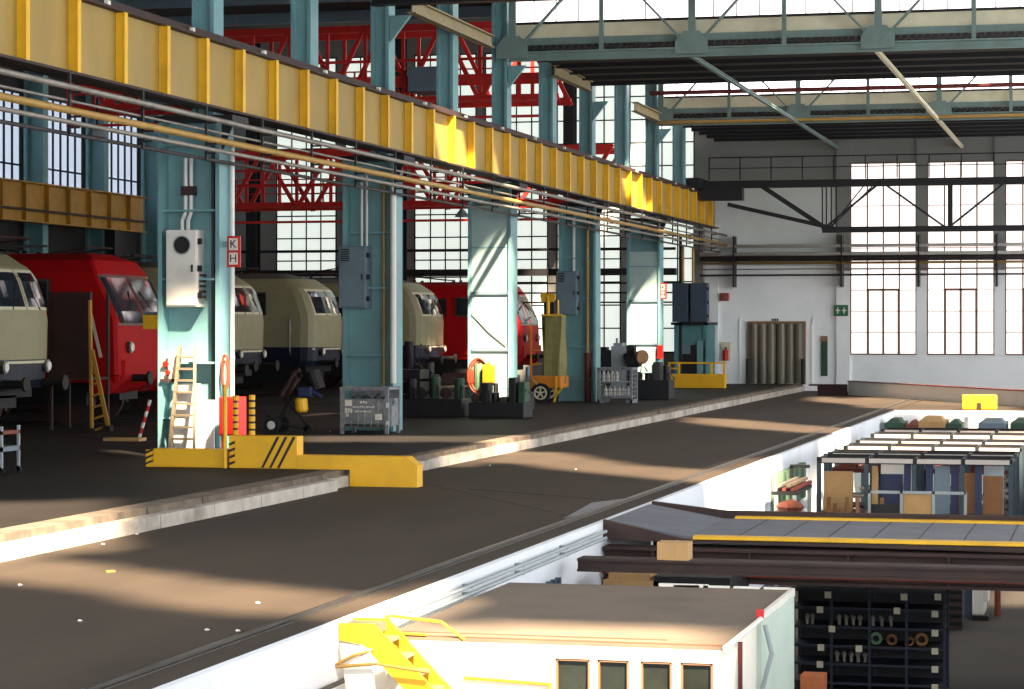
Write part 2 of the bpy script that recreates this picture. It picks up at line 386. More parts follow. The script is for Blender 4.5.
# end wall pipes
for y, r, m, l in [(246,.06,PIPEW,'topmost pale pipe running across the end wall'),(254,.07,PIPEW,'second pale pipe across the end wall'),(258.5,.1,PIPED,'thick dark pipe across the end wall, under two pale ones'),
                   (263,.045,PIPEY,'yellowish pipe across the end wall'),(269,.02,PIPE,'thin pipe across the end wall, fifth from top'),(275,.035,PIPED,'lowest dark pipe across the end wall')]:
    z = onY(800, y, 88.6)[2]
    o = part('wall_pipe', m, None, lambda b: b.tube([(-15.2,88.6,z),(11,88.6,z)], r, 8), smooth=True); tag(o, l, 'pipe', 'pipes across the end wall')
o = part('pipe_bracket', DIRON, None, lambda b: (b.box(-9.95,-9.9,88.5,YE-.12,3.6,5.5), b.box(-9.95,-9.9,88.45,88.5,3.6,5.5)))
tag(o, 'steel bracket holding the end wall pipes on a pier', 'bracket', 'end wall pipe brackets')
for dx in (-4.0, 2.8, 5.6): dup(o, (dx,0,0))
# ------------------------------------------------------------------ roof trusses of the main hall
def truss(Y, label):
    t = thing('roof_truss', (-2, Y, 8.7), label, 'truss', 'roof trusses across the main hall')
    zb, zt = 8.8, 11.2; XL, XR = -14.6, 12.2
    part('bottom_chord', TEALD, t, lambda b: (b.box(XL,XR,Y-.14,Y-.02,8.68,8.72), b.box(XL,XR,Y-.05,Y-.02,8.72,8.9), b.box(XL,XR,Y-.14,Y-.02,8.88,8.92)))
    part('top_chord', TEALD, t, lambda b: b.box(XL,XR,Y-.12,Y,zt,zt+.2))
    xs = [-14.5+2.235*k for k in range(12)]
    for k, x in enumerate(xs):
        w = .1 if k % 2 else .17
        part('vertical', TEALD, t, lambda b: b.box(x-w/2,x+w/2,Y-.12,Y-.03,8.9,zt))
        if k % 2 == 0:
            part('gusset_plate', TEALD, t, lambda b: b.prism([(x-.4,Y-.15,8.75),(x+.4,Y-.15,8.75),(x+.4,Y-.15,9.05),(x+.2,Y-.15,9.3),(x-.2,Y-.15,9.3),(x-.4,Y-.15,9.05)], (0,.02,0)))
            for s in (-1,1):
                if XL < x+s*2.235 < XR:
                    part('diagonal', TEALD, t, lambda b: b.bar((x+s*.1,Y-.1,8.95),(x+s*2.235,Y-.1,zt),.05,.13,up=(0,1,0)))
    return t
truss(COLY[2], 'near roof truss with bright glazing behind, top right')
truss(COLY[4], 'far roof truss above the end wall, second one in')
# glazing, spandrel and corrugated edge behind each truss
def skyline(Y, n, l):
    o = part(f'window_{n}', DIRON, None, lambda b: (b.box(-14.6,12.2,Y+.2,Y+.26,9.62,9.68), b.box(-14.6,12.2,Y+.2,Y+.26,11.5,11.6)))
    tag(o, f'long bright glazing band behind the {l} roof truss', 'window', kind='structure')
    part('pane', PANET if Y < 60 else PANET2, o, lambda b: b.box(-14.6,12.2,Y+.3,Y+.33,9.68,11.5))
    part('glazing_bars', GREY, o, lambda b: [b.box(-14.6+.56*k-.012,-14.6+.56*k+.012,Y+.27,Y+.3,9.68,11.5) for k in range(48)])
    o = part('trim_5', CREAM if Y < 60 else CREAM, None, lambda b: b.box(-14.6,12.2,Y+.25,Y+.35,9.27,9.62)); tag(o, f'beige spandrel strip under the glazing of the {l} truss', 'spandrel', kind='structure')
    o = part('trim_6', TEALD, None, lambda b: b.box(-14.6,12.2,Y+.15,Y+.25,9.1,9.27)); tag(o, f'grey green edge beam behind the {l} truss', 'beam', kind='structure')
    def cor(b):
        for k in range(150): b.box(-14.6+.178*k,-14.6+.178*k+.1,Y+.0,Y+.2,8.98,9.08)
    o = part('trim_7', DIRON, None, cor); tag(o, f'toothed corrugated sheet edge behind the {l} truss', 'sheeting', kind='structure')
skyline(COLY[2], 21, 'near'); skyline(COLY[4], 22, 'far')
# longitudinal ties
tl = {(2,-10.05):'diagonal looking tie running back from the near truss, left one', (2,-5.6):'pale tie running back from the near truss, right one', (4,-10.05):'tie from the far truss to the end wall, left one', (4,-5.6):'tie from the far truss to the end wall, right one'}
for (ci,X), l in tl.items():
    o = part('roof_tie', CREAM if X > -8 else TEALD, None, lambda b: b.ibar((X,COLY[ci],8.72),(X,COLY[ci]+19.6 if ci==2 else YE,8.72),.1,.1)); tag(o, l, 'tie beam', 'lengthwise ties under the roof')
# longitudinal eaves beam over columns
for a_,c_,l in ((48.6,55.2,'cream eaves strut between second and third columns, top centre'),(61.8,66.2,'cream eaves strut between third and fourth columns'),(72.6,76.6,'cream eaves strut before the fifth column')):
    o = part('eaves_strut', mat('eaves_ochre',(134,120,84),.6,var=.15), None, lambda b: b.ibar((-14.5,a_,8.93),(-14.5,c_,8.93),.2,.3)); tag(o, l, 'strut', 'eaves struts')
kn = None
for k,Y in enumerate([47.6, 57.5, 67.3, 77.2]):
    if kn is None:
        kn = part('knee_brace', TEAL, None, lambda b: b.prism([(-14.64,Y-.1,8.6),(-14.64,Y-.1,8.05),(-14.2,Y-.1,8.6)],(0,.12,0)))
        tag(kn, 'teal triangular knee plate high on a column of the row', 'brace', 'knee braces of the column row')
        kk = kn
    else: dup(kn, (0,Y-47.6,0))
o = part('cross_beam', DIRON, None, lambda b: b.ibar((-15,47.4,8.95),(12,47.4,8.95),.3,.3)); tag(o, 'dark cross beam at the very top of the view', 'beam')
o = part('header_pipe', PIPEY, None, lambda b: b.tube([(-14.6,76.85,8.78),(12,76.85,8.78)],.05,8)); tag(o,'thin ochre pipe running along the bottom of the far truss','pipe')
o = part('fire_pipe', REDBR, None, lambda b: b.tube([(-14.6,75.6,9.62),(12,75.6,9.62)],.07,8)); tag(o, 'red brown pipe crossing in front of the far glazing', 'pipe')
# ------------------------------------------------------------------ roofs; unseen openings shaped to throw the wanted sun patches
TG = [('Z',ZA,[(-60,556),(60,560),(200,578),(330,592),(420,600),(440,604),(330,618),(220,614),(100,594),(-60,574)]),
 ('Z',-.1,[(-60,512),(110,506),(130,532),(-60,564)]),
 ('Z',ZA,[(440,468),(500,452),(560,452),(640,466),(790,474),(780,482),(700,484),(600,474),(500,462)]),
 ('Z',ZA,[(690,417.5),(730,419),(855,429),(838,435),(740,428),(690,423)]),
 ('Z',ZA,[(815,396),(900,403),(900,409),(810,401)]),
 ('Z',0,[(300,436),(530,435),(530,442),(300,442)]),
 ('Z',0,[(856,390),(1030,393),(1030,408),(860,399)]),
 ('Y',COLY[0],[(150,320),(240,285),(245,470),(150,470)]),
 ('Y',COLY[2],[(455,265),(520,235),(520,410),(455,410)]),
 ('Y',COLY[4],[(615,310),(665,270),(665,390),(615,390)]),
 ('X',-14.45,[(430,90),(455,100),(478,190),(447,190)]),
 ('X',-14.45,[(618,155),(636,160),(652,225),(634,220)]),
 ('Y',19.2,[(330,604),(745,604),(745,760),(330,760)]),
 ('Z',-.4,[(380,624),(740,628),(722,650),(380,645)]),
 ('X',PX,[(700,450),(765,440),(790,510),(710,515)]),
 ('X',PX,[(380,600),(450,580),(450,620),(380,640)]),
 ('Y',YF,[(890,405),(1100,405),(1100,424),(890,424)]),
 ('Z',-.3,[(845,431),(1040,431),(1040,450),(830,450)]),
 ('Z',ZP,[(990,588),(1080,588),(1080,606),(985,606)]),
]
def inpoly(x, y, P):
    c = False; n = len(P); j = n-1
    for i in range(n):
        if (P[i][1] > y) != (P[j][1] > y) and x < (P[j][0]-P[i][0])*(y-P[i][1])/(P[j][1]-P[i][1])+P[i][0]: c = not c
        j = i
    return c
def open_at(x, y, z):
    for kind, val, P in TG:
        if kind == 'Z': t = z - val
        elif kind == 'Y': t = (val-y)/SUNK[1]
        else: t = (x-val)/SUNK[0]
        if t <= 0: continue
        q = (x-SUNK[0]*t, y+SUNK[1]*t, z-t)
        if q[2] < ZP-.01: continue
        if q[1] < 3: continue
        u = px(q)
        if inpoly(u[0], u[1], P): return True
    return False
def roof_tiles(b, x0, x1, y0, y1, z, th, s=.34):
    nx = int((x1-x0)/s); ny = int((y1-y0)/s); dx = (x1-x0)/nx; dy = (y1-y0)/ny
    for i in range(nx):
        run = None
        for j in range(ny+1):
            op = True if j == ny else open_at(x0+(i+.5)*dx, y0+(j+.5)*dy, z)
            if not op and run is None: run = j
            if op and run is not None:
                b.box(x0+i*dx, x0+(i+1)*dx, y0+run*dy, y0+j*dy, z, z+th); run = None
ROOFM = mat('roof_underside', (64,58,54), .9, var=.12, scale=1)
struct('ceiling', ROOFM, lambda b: roof_tiles(b, -15.1, 16, -12, YE, 11.9, .06), 'raised roof deck of the main hall with openings shaped to throw the sun patches')
for a, c in ((COLY[2]+.0, COLY[3]+.3), (COLY[4], YE), (COLY[0], COLY[1])):
    struct('ceiling', ROOFM, lambda b: roof_tiles(b, -14.6, 12.2, a+.36 , c, 9.12, .05), 'dark low roof deck behind a truss' )  # low decks are cut open along the same sun paths
    def pur(b):
        y = a+1.4
        while y < c: b.box(-14.6,12.2,y-.05,y+.05,9.0,9.12); y += 1.6
    o = part('trim_8', DIRON, None, pur); tag(o, 'dark purlins under the low roof', 'purlin', kind='structure')
struct('ceiling', ROOFM, lambda b: b.box(-36, -15.1, 24, YE, 13.5, 13.7), 'dark roof over the locomotive bay')
struct('ceiling', ROOFM, lambda b: b.box(-36, -15.1, 24, 66, 11.0, 11.1), 'dark low roof deck over the near locomotive bay')
o = part('trim_9', GREYB, None, lambda b: [b.box(-35.5,-15.2,y,y+.2,10.7,11.0) for y in range(40,66,4)]); tag(o, 'pale roof purlins above the locomotive bay', 'purlin', kind='structure')
# ------------------------------------------------------------------ red lattice cranes in the loco bay
def lattice(Y, x0, x1, z0, z1, label, p=1.7):
    t = thing('lattice_crane', ((x0+x1)/2, Y, z0), label, 'crane', 'red lattice crane bridges')
    for yy in (Y, Y+1.6):
        part('chord', REDL, t, lambda b: b.box(x0,x1,yy,yy+.16,z0,z0+.2)); part('chord', REDL, t, lambda b: b.box(x0,x1,yy,yy+.16,z1-.2,z1))
        n = int((x1-x0)/1.1); d = (x1-x0)/n
        def web(b):
            for k in range(n):
                xa = x0+k*d; b.box(xa-.05,xa+.05,yy+.04,yy+.12,z0,z1)
                b.bar((xa,yy+.08,z0 if k%2 else z1),(xa+d,yy+.08,z1 if k%2 else z0),.12)
        part('lattice_web', REDL, t, web)
    part('mid_chord', REDL, t, lambda b: (b.box(x0,x1,Y-.05,Y,z0+.7,z0+.8), b.box(x0,x1,Y-.05,Y,z0+1.2,z0+1.28), b.box(x0,x1,Y-.3,Y-.26,z0-.5,z0-.42)))
    if z0 > 8: part('chord', REDL, t, lambda b: b.box(x0,x1,Y-.1,Y+.1,z0+.5,z0+.78))
    part('walkway_rail', REDL, t, lambda b: (b.box(x0,x1,Y-.3,Y-.26,z0+.9,z0+.94), b.box(x0,x1,Y-.3,Y-.26,z0+.45,z0+.48), [b.box(x0+k*1.5,x0+k*1.5+.05,Y-.3,Y-.26,z0,z0+.94) for k in range(int((x1-x0)/1.5))]))
    part('walkway', REDL, t, lambda b: b.box(x0,x1,Y-.35,Y,z0,z0+.06))
    return t
lattice(74, -29.5, -15.5, 6.0, 7.9, 'red lattice crane bridge below the yellow girder')
t = lattice(66.5, -30.5, -15.5, 8.6, 10.9, 'red lattice crane bridge above the yellow girder')
part('trolley', GREYB, t, lambda b: b.box(-27.6,-25.8,66,67.5,8.7,9.9)); part('winch_box', GREYB, t, lambda b: b.box(-19.8,-18.9,66,67.5,8.9,9.6))
o = part('gantry_beam', DIRON, None, lambda b: (b.box(-33,-15.5,85,85.4,4.0,4.25), b.box(-33,-15.5,85,85.2,4.9,5.0), [b.box(-33,-15.5,86,86.06,z,z+.06) for z in (3.0,3.35,3.7)]))
tag(o, 'dark pipe gantry crossing in front of the locomotive bay windows', 'gantry')
for k,(X,Z) in enumerate([(-31.3,0),(-25.6,0),(-19.2,0)]):
    o = part('bay_column', DIRON, None, lambda b: b.ibar((X,84.3,0),(X,84.3,13),.4,.5,up=(0,1,0)))
    tag(o, ['dark far column of the locomotive bay, left one','dark far column of the locomotive bay, middle one','dark far column of the locomotive bay, right one'][k], 'column', 'far columns of the locomotive bay')
# overhead crane near end wall in main hall
t = thing('overhead_crane', (-2, 84, 5.5), 'dark trussed overhead crane bridge in front of the end wall', 'crane')
def zz(y, x=900): return onY(x, y, 84)[2]
zt, zb_ = zz(182), zz(229); xa = onY(822,229,84)[0]; x1 = onY(764,175,84)[0]
part('top_chord', DIRON, t, lambda b: b.box(-14.4,12,84,84.3,zt-.13,zt+.13))
part('bottom_chord', DIRON, t, lambda b: b.box(xa,12,84,84.3,zb_-.1,zb_+.1))
part('end_diagonal', DIRON, t, lambda b: (b.bar((x1-.2,84.1,zt),(xa+.2,84.1,zb_),.16), b.bar((x1-1.3,84.1,zt-.7),(xa+.6,84.1,zb_),.14)))
def cw(b):
    for a,c in ((822,880),(882,947),(1007,947)):
        A = onY(a,229 if a in (822,) else 182,84)[0]; B = onY(c,182 if a==822 else 229,84)[0]
        b.bar((A,84.1,zb_ if a==822 else zt),(B,84.1,zt if a==822 else zb_),.07)
    for x in (822,826,831,836): 
        A = onY(x,200,84)[0]; b.bar((A,84.1,zt),(A,84.1,zb_),.045)
    for x in (852,862): 
        A = onY(x,200,84)[0]; b.bar((onY(828,229,84)[0],84.1,zb_),(onY(x+14,182,84)[0],84.1,zt),.04)
    A = onY(950,200,84)[0]; b.bar((A,84.1,zt),(A,84.1,zb_),.16); B = onY(990,200,84)[0]
part('lattice_web', DIRON, t, cw)
part('end_carriage', DIRON, t, lambda b: (b.box(-14.75,-14.25,82.9,85.6,7.0,7.35), b.box(-14.4,-12.9,83.9,84.4,6.6,7.1)))
# gallery rail on the upper end wall
t = thing('gallery_rail', (-2,88.7,8.1), 'thin dark railing high on the grey end wall', 'railing')
part('handrail', DIRON, t, lambda b: (b.box(-14.9,11,88.7,88.73,8.42,8.46), b.box(-14.9,11,88.7,88.73,8.02,8.05)))
part('gallery_bar', DIRON, t, lambda b: [b.box(-14.9+1.16*k,-14.86+1.16*k,88.73,88.77,7.6,8.46) for k in range(23)])
# ------------------------------------------------------------------ locomotives
def loco(X, Yc, label, upper, lower, skirt, sharp=False, zdiv=1.5, mark=None):
    """nose at X, body runs to -X; Yc centreline"""
    t = thing('locomotive', (X-8, Yc, 0), label, 'locomotive', 'locomotives standing in the bay')
    W = 1.5; c = .16 if sharp else .6
    LN = X+33.2; zs = [.95, 1.1, zdiv, zdiv+.02, 2.3, 2.6, 3.15, 3.35, 3.62, 3.78]
    if sharp: back = [.12,.1,.08,.08,.12,.24,.52,.62,.8,1.15]
    else: back = [.1,.05,.02,.02,.0,.05,.24,.4,.8,1.5]
    hw = [.94,.97,1,1,1,.99,.96,.93,.82,.45]
    def hwz(z):
        for i in range(len(zs)-1):
            if z <= zs[i+1]: f = (z-zs[i])/(zs[i+1]-zs[i]); return W*(hw[i]+(hw[i+1]-hw[i])*f)
        return W*hw[-1]
    def bkz(z):
        for i in range(len(zs)-1):
            if z <= zs[i+1]: f = (z-zs[i])/(zs[i+1]-zs[i]); return back[i]+(back[i+1]-back[i])*f
        return back[-1]
    p = 2.8 if not sharp else 7
    def fx(y, z):
        r = min(1, abs(y)/hwz(z)); return X - bkz(z) - c*(1-(1-r**p)**(1/p))
    b = MB(); n = 14
    rings = []
    for z in zs:
        w = hwz(z); ring = [(X-LN, Yc-w*.98, z)]
        for k in range(n+1):
            a = -1+2*k/n; a = math.copysign(1-(1-abs(a))**1.7, a); y = w*a
            ring.append((fx(y*.9999, z), Yc+y, z))
        ring.append((X-LN, Yc+w*.98, z)); rings.append(ring)
    L = len(rings[0]); vs = [q for R in rings for q in R]
    for i in range(len(zs)-1):
        b.k = 1 if zs[i+1] <= zdiv+.03 else (2 if i >= 8 else 0)
        fs = [(i*L+k, i*L+k+1, (i+1)*L+k+1, (i+1)*L+k) for k in range(L-1)]
        n0 = len(b.v)
        if i == 0: b.v += [Vector(q) for q in vs]
        for f in fs: b.f.append(list(f)); b.m.append(b.k)
    b.f.append(list(range(L))[::-1]); b.m.append(1)
    b.f.append([(len(zs)-1)*L+k for k in range(L)]); b.m.append(2)
    b.f.append([i*L for i in range(len(zs))]); b.m.append(0)
    b.f.append([i*L+L-1 for i in range(len(zs))][::-1]); b.m.append(0)
    b.build('body', [upper, lower, LGRY if not sharp else upper], t)
    def patch(y0, y1, z0, z1, o=.012, slx=0):
        def f(bb):
            N = 6; M = 4; P = []
            for i in range(M+1):
                z = z0+(z1-z0)*i/M
                for k in range(N+1):
                    y = y0+(y1-y0)*k/N + slx*(i/M)*(-1 if y0+y1 > 0 else 1); P.append((fx(y, z)+o, Yc+y, z))
            Q = [(x-.03, y, z) for x,y,z in P]
            fs = [(i*(N+1)+k, i*(N+1)+k+1, (i+1)*(N+1)+k+1, (i+1)*(N+1)+k) for i in range(M) for k in range(N)]
            bb.add(P, fs)
            T = len(P); bb.add(P+Q, [(k,k+1,T+k+1,T+k) for k in range(N)] + [(M*(N+1)+k,M*(N+1)+k+1,T+M*(N+1)+k+1,T+M*(N+1)+k) for k in range(N)])
        return f
    trim = CREAM if sharp else RUBB
    for s in (-1, 1):
        y0, y1 = sorted((s*.08, s*(1.34 if sharp else 1.2))); wz = 2.25 if sharp else 2.56; 
        fr = part('windscreen_frame', STEEL if sharp else CREAM, t, patch(y0-.05, y1+.05, wz-.06, 3.3, .012))
        part('windscreen', GLASS, fr, patch(y0, y1, wz, 3.24, .022))
        part('wiper', RUBB, t, lambda b: b.bar((fx(s*.6,2.55)+.03,Yc+s*.6,2.5),(fx(s*.3,2.95)+.04,Yc+s*.3,2.95),.02))
        # headlights, buffers
        ly, lz = s*.95, 1.38 if not sharp else 1.72
        hl = part('headlight', STEEL, t, lambda b: b.disc((fx(ly,lz)+.03,Yc+ly,lz),(1,0,0),.13,.1))
        part('lens', WHITE, hl, lambda b: b.disc((fx(ly,lz)+.09,Yc+ly,lz),(1,0,0),.09,.04))
        part('buffer', BLK, t, lambda b: (b.disc((X+.1,Yc+s*.88,1.05),(1,0,0),.08,.5,12), b.disc((X+.37,Yc+s*.88,1.05),(1,0,0),.15,.05,16)))
        part('handrail', STEEL, t, lambda b: b.tube([(X-.9,Yc+s*1.53,1.3),(X-.9,Yc+s*1.57,1.4),(X-.9,Yc+s*1.57,2.4),(X-.9,Yc+s*1.53,2.5)],.02,6))
        fr = part('side_window_frame', STEEL if sharp else RUBB, t, lambda b: b.box(X-2.55,X-1.7,Yc+s*1.49-.02,Yc+s*1.49+.02,2.5,3.2))
        part('side_window', GLASS, fr, lambda b: b.box(X-2.5,X-1.75,Yc+s*1.5-.03,Yc+s*1.5+.03,2.55,3.15))
        dr = part('cab_door', upper, t, lambda b: b.box(X-3.5,X-2.8,Yc+s*1.49-.02,Yc+s*1.49+.02,1.3,3.3))
        part('door_window', GLASS, dr, lambda b: b.box(X-3.4,X-2.9,Yc+s*1.5-.03,Yc+s*1.5+.03,2.5,3.15))
        part('vent_grille', LGRY, t, lambda b: [b.box(X-LN+2,X-4.6,Yc+s*1.49-.02,Yc+s*1.49+.02,2.75+k*.1,2.81+k*.1) for k in range(5)])
    if sharp:
        part('red_apron', upper, t, lambda b: b.prism([(X-.35,Yc-1.45,.7),(X-.02,Yc-1.3,1.0),(X-.02,Yc+1.3,1.0),(X-.35,Yc+1.45,.7),(X-.7,Yc+1.45,.7),(X-.7,Yc-1.45,.7)], (0,0,.45)))
        part('white_stripe', WHITE, t, lambda b: b.bar((X-.5,Yc-1.5,1.5),(X-.85,Yc-1.49,2.9),.07,.03,up=(0,1,0)))
    else:
        part('trim_strip', CREAM, t, patch(-1.35, 1.35, zdiv-.06, zdiv-.01, .02))
        part('top_lamp', STEEL, t, lambda b: b.disc((X-.95,Yc,3.42),(1,0,0),.12,.25))
    part('underframe', BLK, t, lambda b: (b.box(X-LN+.2,X-.5,Yc-1.2,Yc+1.2,.75,.96), b.box(X-1,X-.5,Yc-.5,Yc+.5,.55,.8)))
    for q in (2.9, LN-2.6):
        part('bogie_frame', DIRON, t, lambda b: (b.box(X-q-1.9,X-q+1.9,Yc-1.15,Yc-1.0,.45,.75), b.box(X-q-1.9,X-q+1.9,Yc+1.0,Yc+1.15,.45,.75), b.box(X-q-.3,X-q+.3,Yc-1.0,Yc+1.0,.5,.7)))
        for a in (-1.35, 1.35):
            part('wheelset', RUST, t, lambda b: (b.disc((X-q+a,Yc-.78,.6),(0,1,0),.6,.12,24), b.disc((X-q+a,Yc+.78,.6),(0,1,0),.6,.12,24), b.tube([(X-q+a,Yc-.8,.6),(X-q+a,Yc+.8,.6)],.09)))
    def pan(b):
        for s in (-1,1):
            b.tube([(X-3.2,Yc+s*.5,3.85),(X-4.6,Yc+s*.4,4.0),(X-3.3,Yc+s*.7,4.15)],.025,6)
        b.tube([(X-3.3,Yc-.85,4.17),(X-3.3,Yc+.85,4.17)],.03,6); b.tube([(X-4.6,Yc-.4,4.0),(X-4.6,Yc+.4,4.0)],.03,6)
        for dx in (2.9,4.4):
            for s in (-1,1): b.tube([(X-dx,Yc+s*.5,3.7),(X-dx,Yc+s*.5,3.86)],.06,6)
    part('pantograph', RUST, t, pan)
    part('roof_equipment', LGRY, t, lambda b: (b.box(X-9,X-6.5,Yc-.5,Yc+.5,3.76,3.95), b.tube([(X-10,Yc+.3,3.98),(X-2.6,Yc+.3,3.98)],.03,6)))
    return t
loco(-20.9, 43.6, 'beige and dark blue locomotive nose at the left edge', LBEI, LBLU, None)
loco(-20.85, 49.6, 'red locomotive with slanted windscreen left of the first column', LRED, LRED, None, sharp=True, zdiv=1.1)
loco(-21.9, 56.6, 'beige and blue locomotive mostly hidden behind the first column', LBEI, LBLU, None)
loco(-23.6, 63.6, 'beige locomotive just right of the first column', LBEI, LBLU, None)
loco(-23.7, 71.0, 'beige and blue locomotive left of the second column, rounded roof', LBEI, LBLU, None)
loco(-22.6, 78.9, 'small looking beige locomotive right of the second column', LBEI, LBLU, None)
loco(-20.9, 85.7, 'red locomotive farthest back, half behind the third column', LRED, LRED, None, sharp=True, zdiv=1.1)
for i,Yc in enumerate((43.6,49.5,56.6,63.6,71.0,78.9,85.7)):
    for s in (-.75,.75):
        o = part('track_rail', RUST, None, lambda b: b.box(-35,-17.5,Yc+s-.035,Yc+s+.035,0,.012)); tag(o, 'flush track rail under a locomotive in the bay', 'rail', 'rails set in the bay floor')
# ------------------------------------------------------------------ fittings on columns
Y1 = COLY[0]; Y2 = COLY[1]; Y4 = COLY[3]; Y5 = COLY[4]
def cab(x0, x1, yt, yb, Yf, depth, m, label, grille=True, hole=False, g=None):
    A = onY(x0, yt, Yf); B = onY(x1, yb, Yf)
    t = thing('switch_cabinet', ((A[0]+B[0])/2, Yf+depth, B[2]), label, 'cabinet', g)
    part('body', m, t, lambda b: b.box(A[0],B[0],Yf+.03,Yf+depth,B[2],A[2]), bevel=.01)
    d = part('door', m, t, lambda b: b.box(A[0]+.02,B[0]-.02,Yf,Yf+.03,B[2]+.03,A[2]-.03), bevel=.008)
    part('handle', DIRON, d, lambda b: b.box(B[0]-.1,B[0]-.07,Yf-.03,Yf,(A[2]+B[2])/2-.06,(A[2]+B[2])/2+.06))
    w = B[0]-A[0]; h = A[2]-B[2]
    if grille: part('vent', DIRON, t, lambda b: [b.box(A[0]+.1*w,A[0]+.4*w,Yf-.01,Yf+.005,A[2]-.07*h-k*.045,A[2]-.05*h-k*.045) for k in range(6)])
    for z in (.15,.5,.85): part('hinge', DIRON, t, lambda b: b.box(B[0],B[0]+.05,Yf+.02,Yf+.1,B[2]+h*z-.05,B[2]+h*z+.05))
    if hole:
        c = onY(182, 245, Yf)
        part('hole_rim', GREY, t, lambda b: b.ring((c[0],Yf-.005,c[2]),(0,1,0),.15,.015)); part('hole_shade', BLK, t, lambda b: b.disc((c[0],Yf-.005,c[2]),(0,1,0),.14,.02))  # flat black disc stands in for the dark inside of the hole
    return t
t = cab(165,197,230,307,Y1-.04,.34,WHITE,'white cabinet with round black opening on the nearest column', grille=False, hole=True)
B = onY(197,307,Y1-.04)
part('side_fins', RUST, t, lambda b: [b.box(B[0],B[0]+.07,Y1+.05,Y1+.2,B[2]+.15+k*.09,B[2]+.19+k*.09) for k in range(5)])
cab(338,366,246,308,Y2-.15,.4,GREYB,'grey blue switch box high on the second column')
cab(556,577,271,315,Y4-.15,.4,GREYB,'grey blue switch box high on the fourth column')
cab(672,688,283,322,84.2,.5,BLUEG,'dark blue switch box by the end wall, left one of the pair', grille=False, g='dark blue boxes by the end wall')
cab(690,707,283,322,84.2,.5,BLUEG,'dark blue switch box by the end wall, right one of the pair', grille=False, g='dark blue boxes by the end wall')
XQ = onY(707,300,84.7)[0]
o = part('equipment_frame', DIRON, None, lambda b: (b.box(-15.3,-15.2,84.7,84.8,0,5.4), b.box(XQ-.1,XQ,84.7,84.8,2.2,3.7), b.box(-15.3,XQ,84.7,84.8,3.6,3.7), b.box(-15.3,XQ,84.7,84.8,2.2,2.3), b.box(-15.2,XQ-.1,84.75,84.78,2.3,3.6)))
tag(o, 'dark steel frame carrying two dark blue switch boxes', 'frame')
for x,l in ((683,'ochre conduit above the left dark blue box'),(693,'ochre conduit above the right dark blue box')):
    A = onY(x,255,84.4); o = part('conduit', PIPEY, None, lambda b: b.tube([(A[0],84.4,5.0),(A[0],84.4,onY(x,283,84.4)[2])],.05)); tag(o,l,'conduit','conduits above the dark blue boxes')
# conduits on column 1
for x,l in ((184.5,'white conduit rising from the white cabinet, left one'),(190,'white conduit rising from the white cabinet, right one')):
    A = onY(x,140,Y1+.1); B = onY(181 if x<188 else 187,230,Y1+.1)
    o = part('conduit', PIPEW, None, lambda b: b.tube([(A[0],Y1+.15,5.0),(A[0],Y1+.15,onY(x,212,Y1)[2]),(B[0],Y1+.15,onY(x,220,Y1)[2]),(B[0],Y1+.15,B[2])],.035)); tag(o,l,'conduit','conduits on the nearest column')
o = part('pipe_clamp', RUST, None, lambda b: b.box(onY(179,190,Y1)[0],onY(192,190,Y1)[0],Y1+.08,Y1+.22,onY(180,195,Y1)[2],onY(180,186,Y1)[2])); tag(o,'rusty clamp gripping the two white conduits','clamp')
o = part('riser_pipe', PIPEW, None, lambda b: b.tube([(-14.5,Y1+.45,.0),(-14.5,Y1+.45,5.2)],.04)); tag(o,'cream riser pipe on the right edge of the nearest column','pipe')
o = part('riser_pipe', PIPED, None, lambda b: b.tube([(-14.75,Y1+.2,.5),(-14.75,Y1+.2,5.2)],.03)); tag(o,'dark riser pipe inside the nearest column recess','pipe')
A = onY(394,200,Y2-.05)
o = part('riser_pipe', PIPEW, None, lambda b: b.tube([(A[0],Y2-.1,1.0),(A[0],Y2-.1,5.1)],.065)); tag(o,'thick white riser pipe on the right of the second column','pipe')
o = part('riser_pipe', PIPEY, None, lambda b: b.tube([(onY(381,200,Y2)[0],Y2+.2,.6),(onY(381,200,Y2)[0],Y2+.2,5.2)],.04)); tag(o,'ochre riser pipe in the second column recess','pipe')
for x in (361,366):
    o = part('conduit', PIPEW, None, lambda b: b.tube([(onY(x,200,Y2)[0],Y2+.05,onY(x,246,Y2-.15)[2]-.02),(onY(x,200,Y2)[0],Y2+.05,5.3)],.028)); tag(o,'white conduit above the grey box on the second column','conduit','conduits on the second column')
o = part('riser_pipe', PIPEY, None, lambda b: b.tube([(onY(481,200,57.4)[0],57.5,.9),(onY(481,200,57.4)[0],57.5,5.2)],.035)); tag(o,'thin yellow riser pipe on the third column','pipe')
o = part('riser_pipe', PIPEY, None, lambda b: b.tube([(onY(587,200,Y4)[0],Y4+.1,1.4),(onY(587,200,Y4)[0],Y4+.1,5.2)],.05)); tag(o,'ochre riser pipe on the fourth column','pipe')
o = part('riser_pipe', REDBR, None, lambda b: b.tube([(onY(587,200,Y4)[0],Y4+.1,.0),(onY(587,200,Y4)[0],Y4+.1,1.4)],.09)); tag(o,'red brown lower riser at the foot of the fourth column','pipe')
o = part('conduit', PIPEW, None, lambda b: b.tube([(onY(573,200,Y4)[0],Y4+.1,onY(573,271,Y4)[2]),(onY(573,200,Y4)[0],Y4+.1,5.3)],.045)); tag(o,'white conduit above the grey box on the fourth column','conduit')
# column-3 cable
A = onY(472,312,57.4); B = onY(507,345,57.4)
o = part('sagging_cable', HOSE, None, lambda b: b.tube([(A[0],57.36,A[2]),((A[0]+B[0])/2,57.36,(A[2]+B[2])/2-.05),(B[0],57.36,B[2])],.018,6)); tag(o,'thin orange cable slanting across the third column','cable')
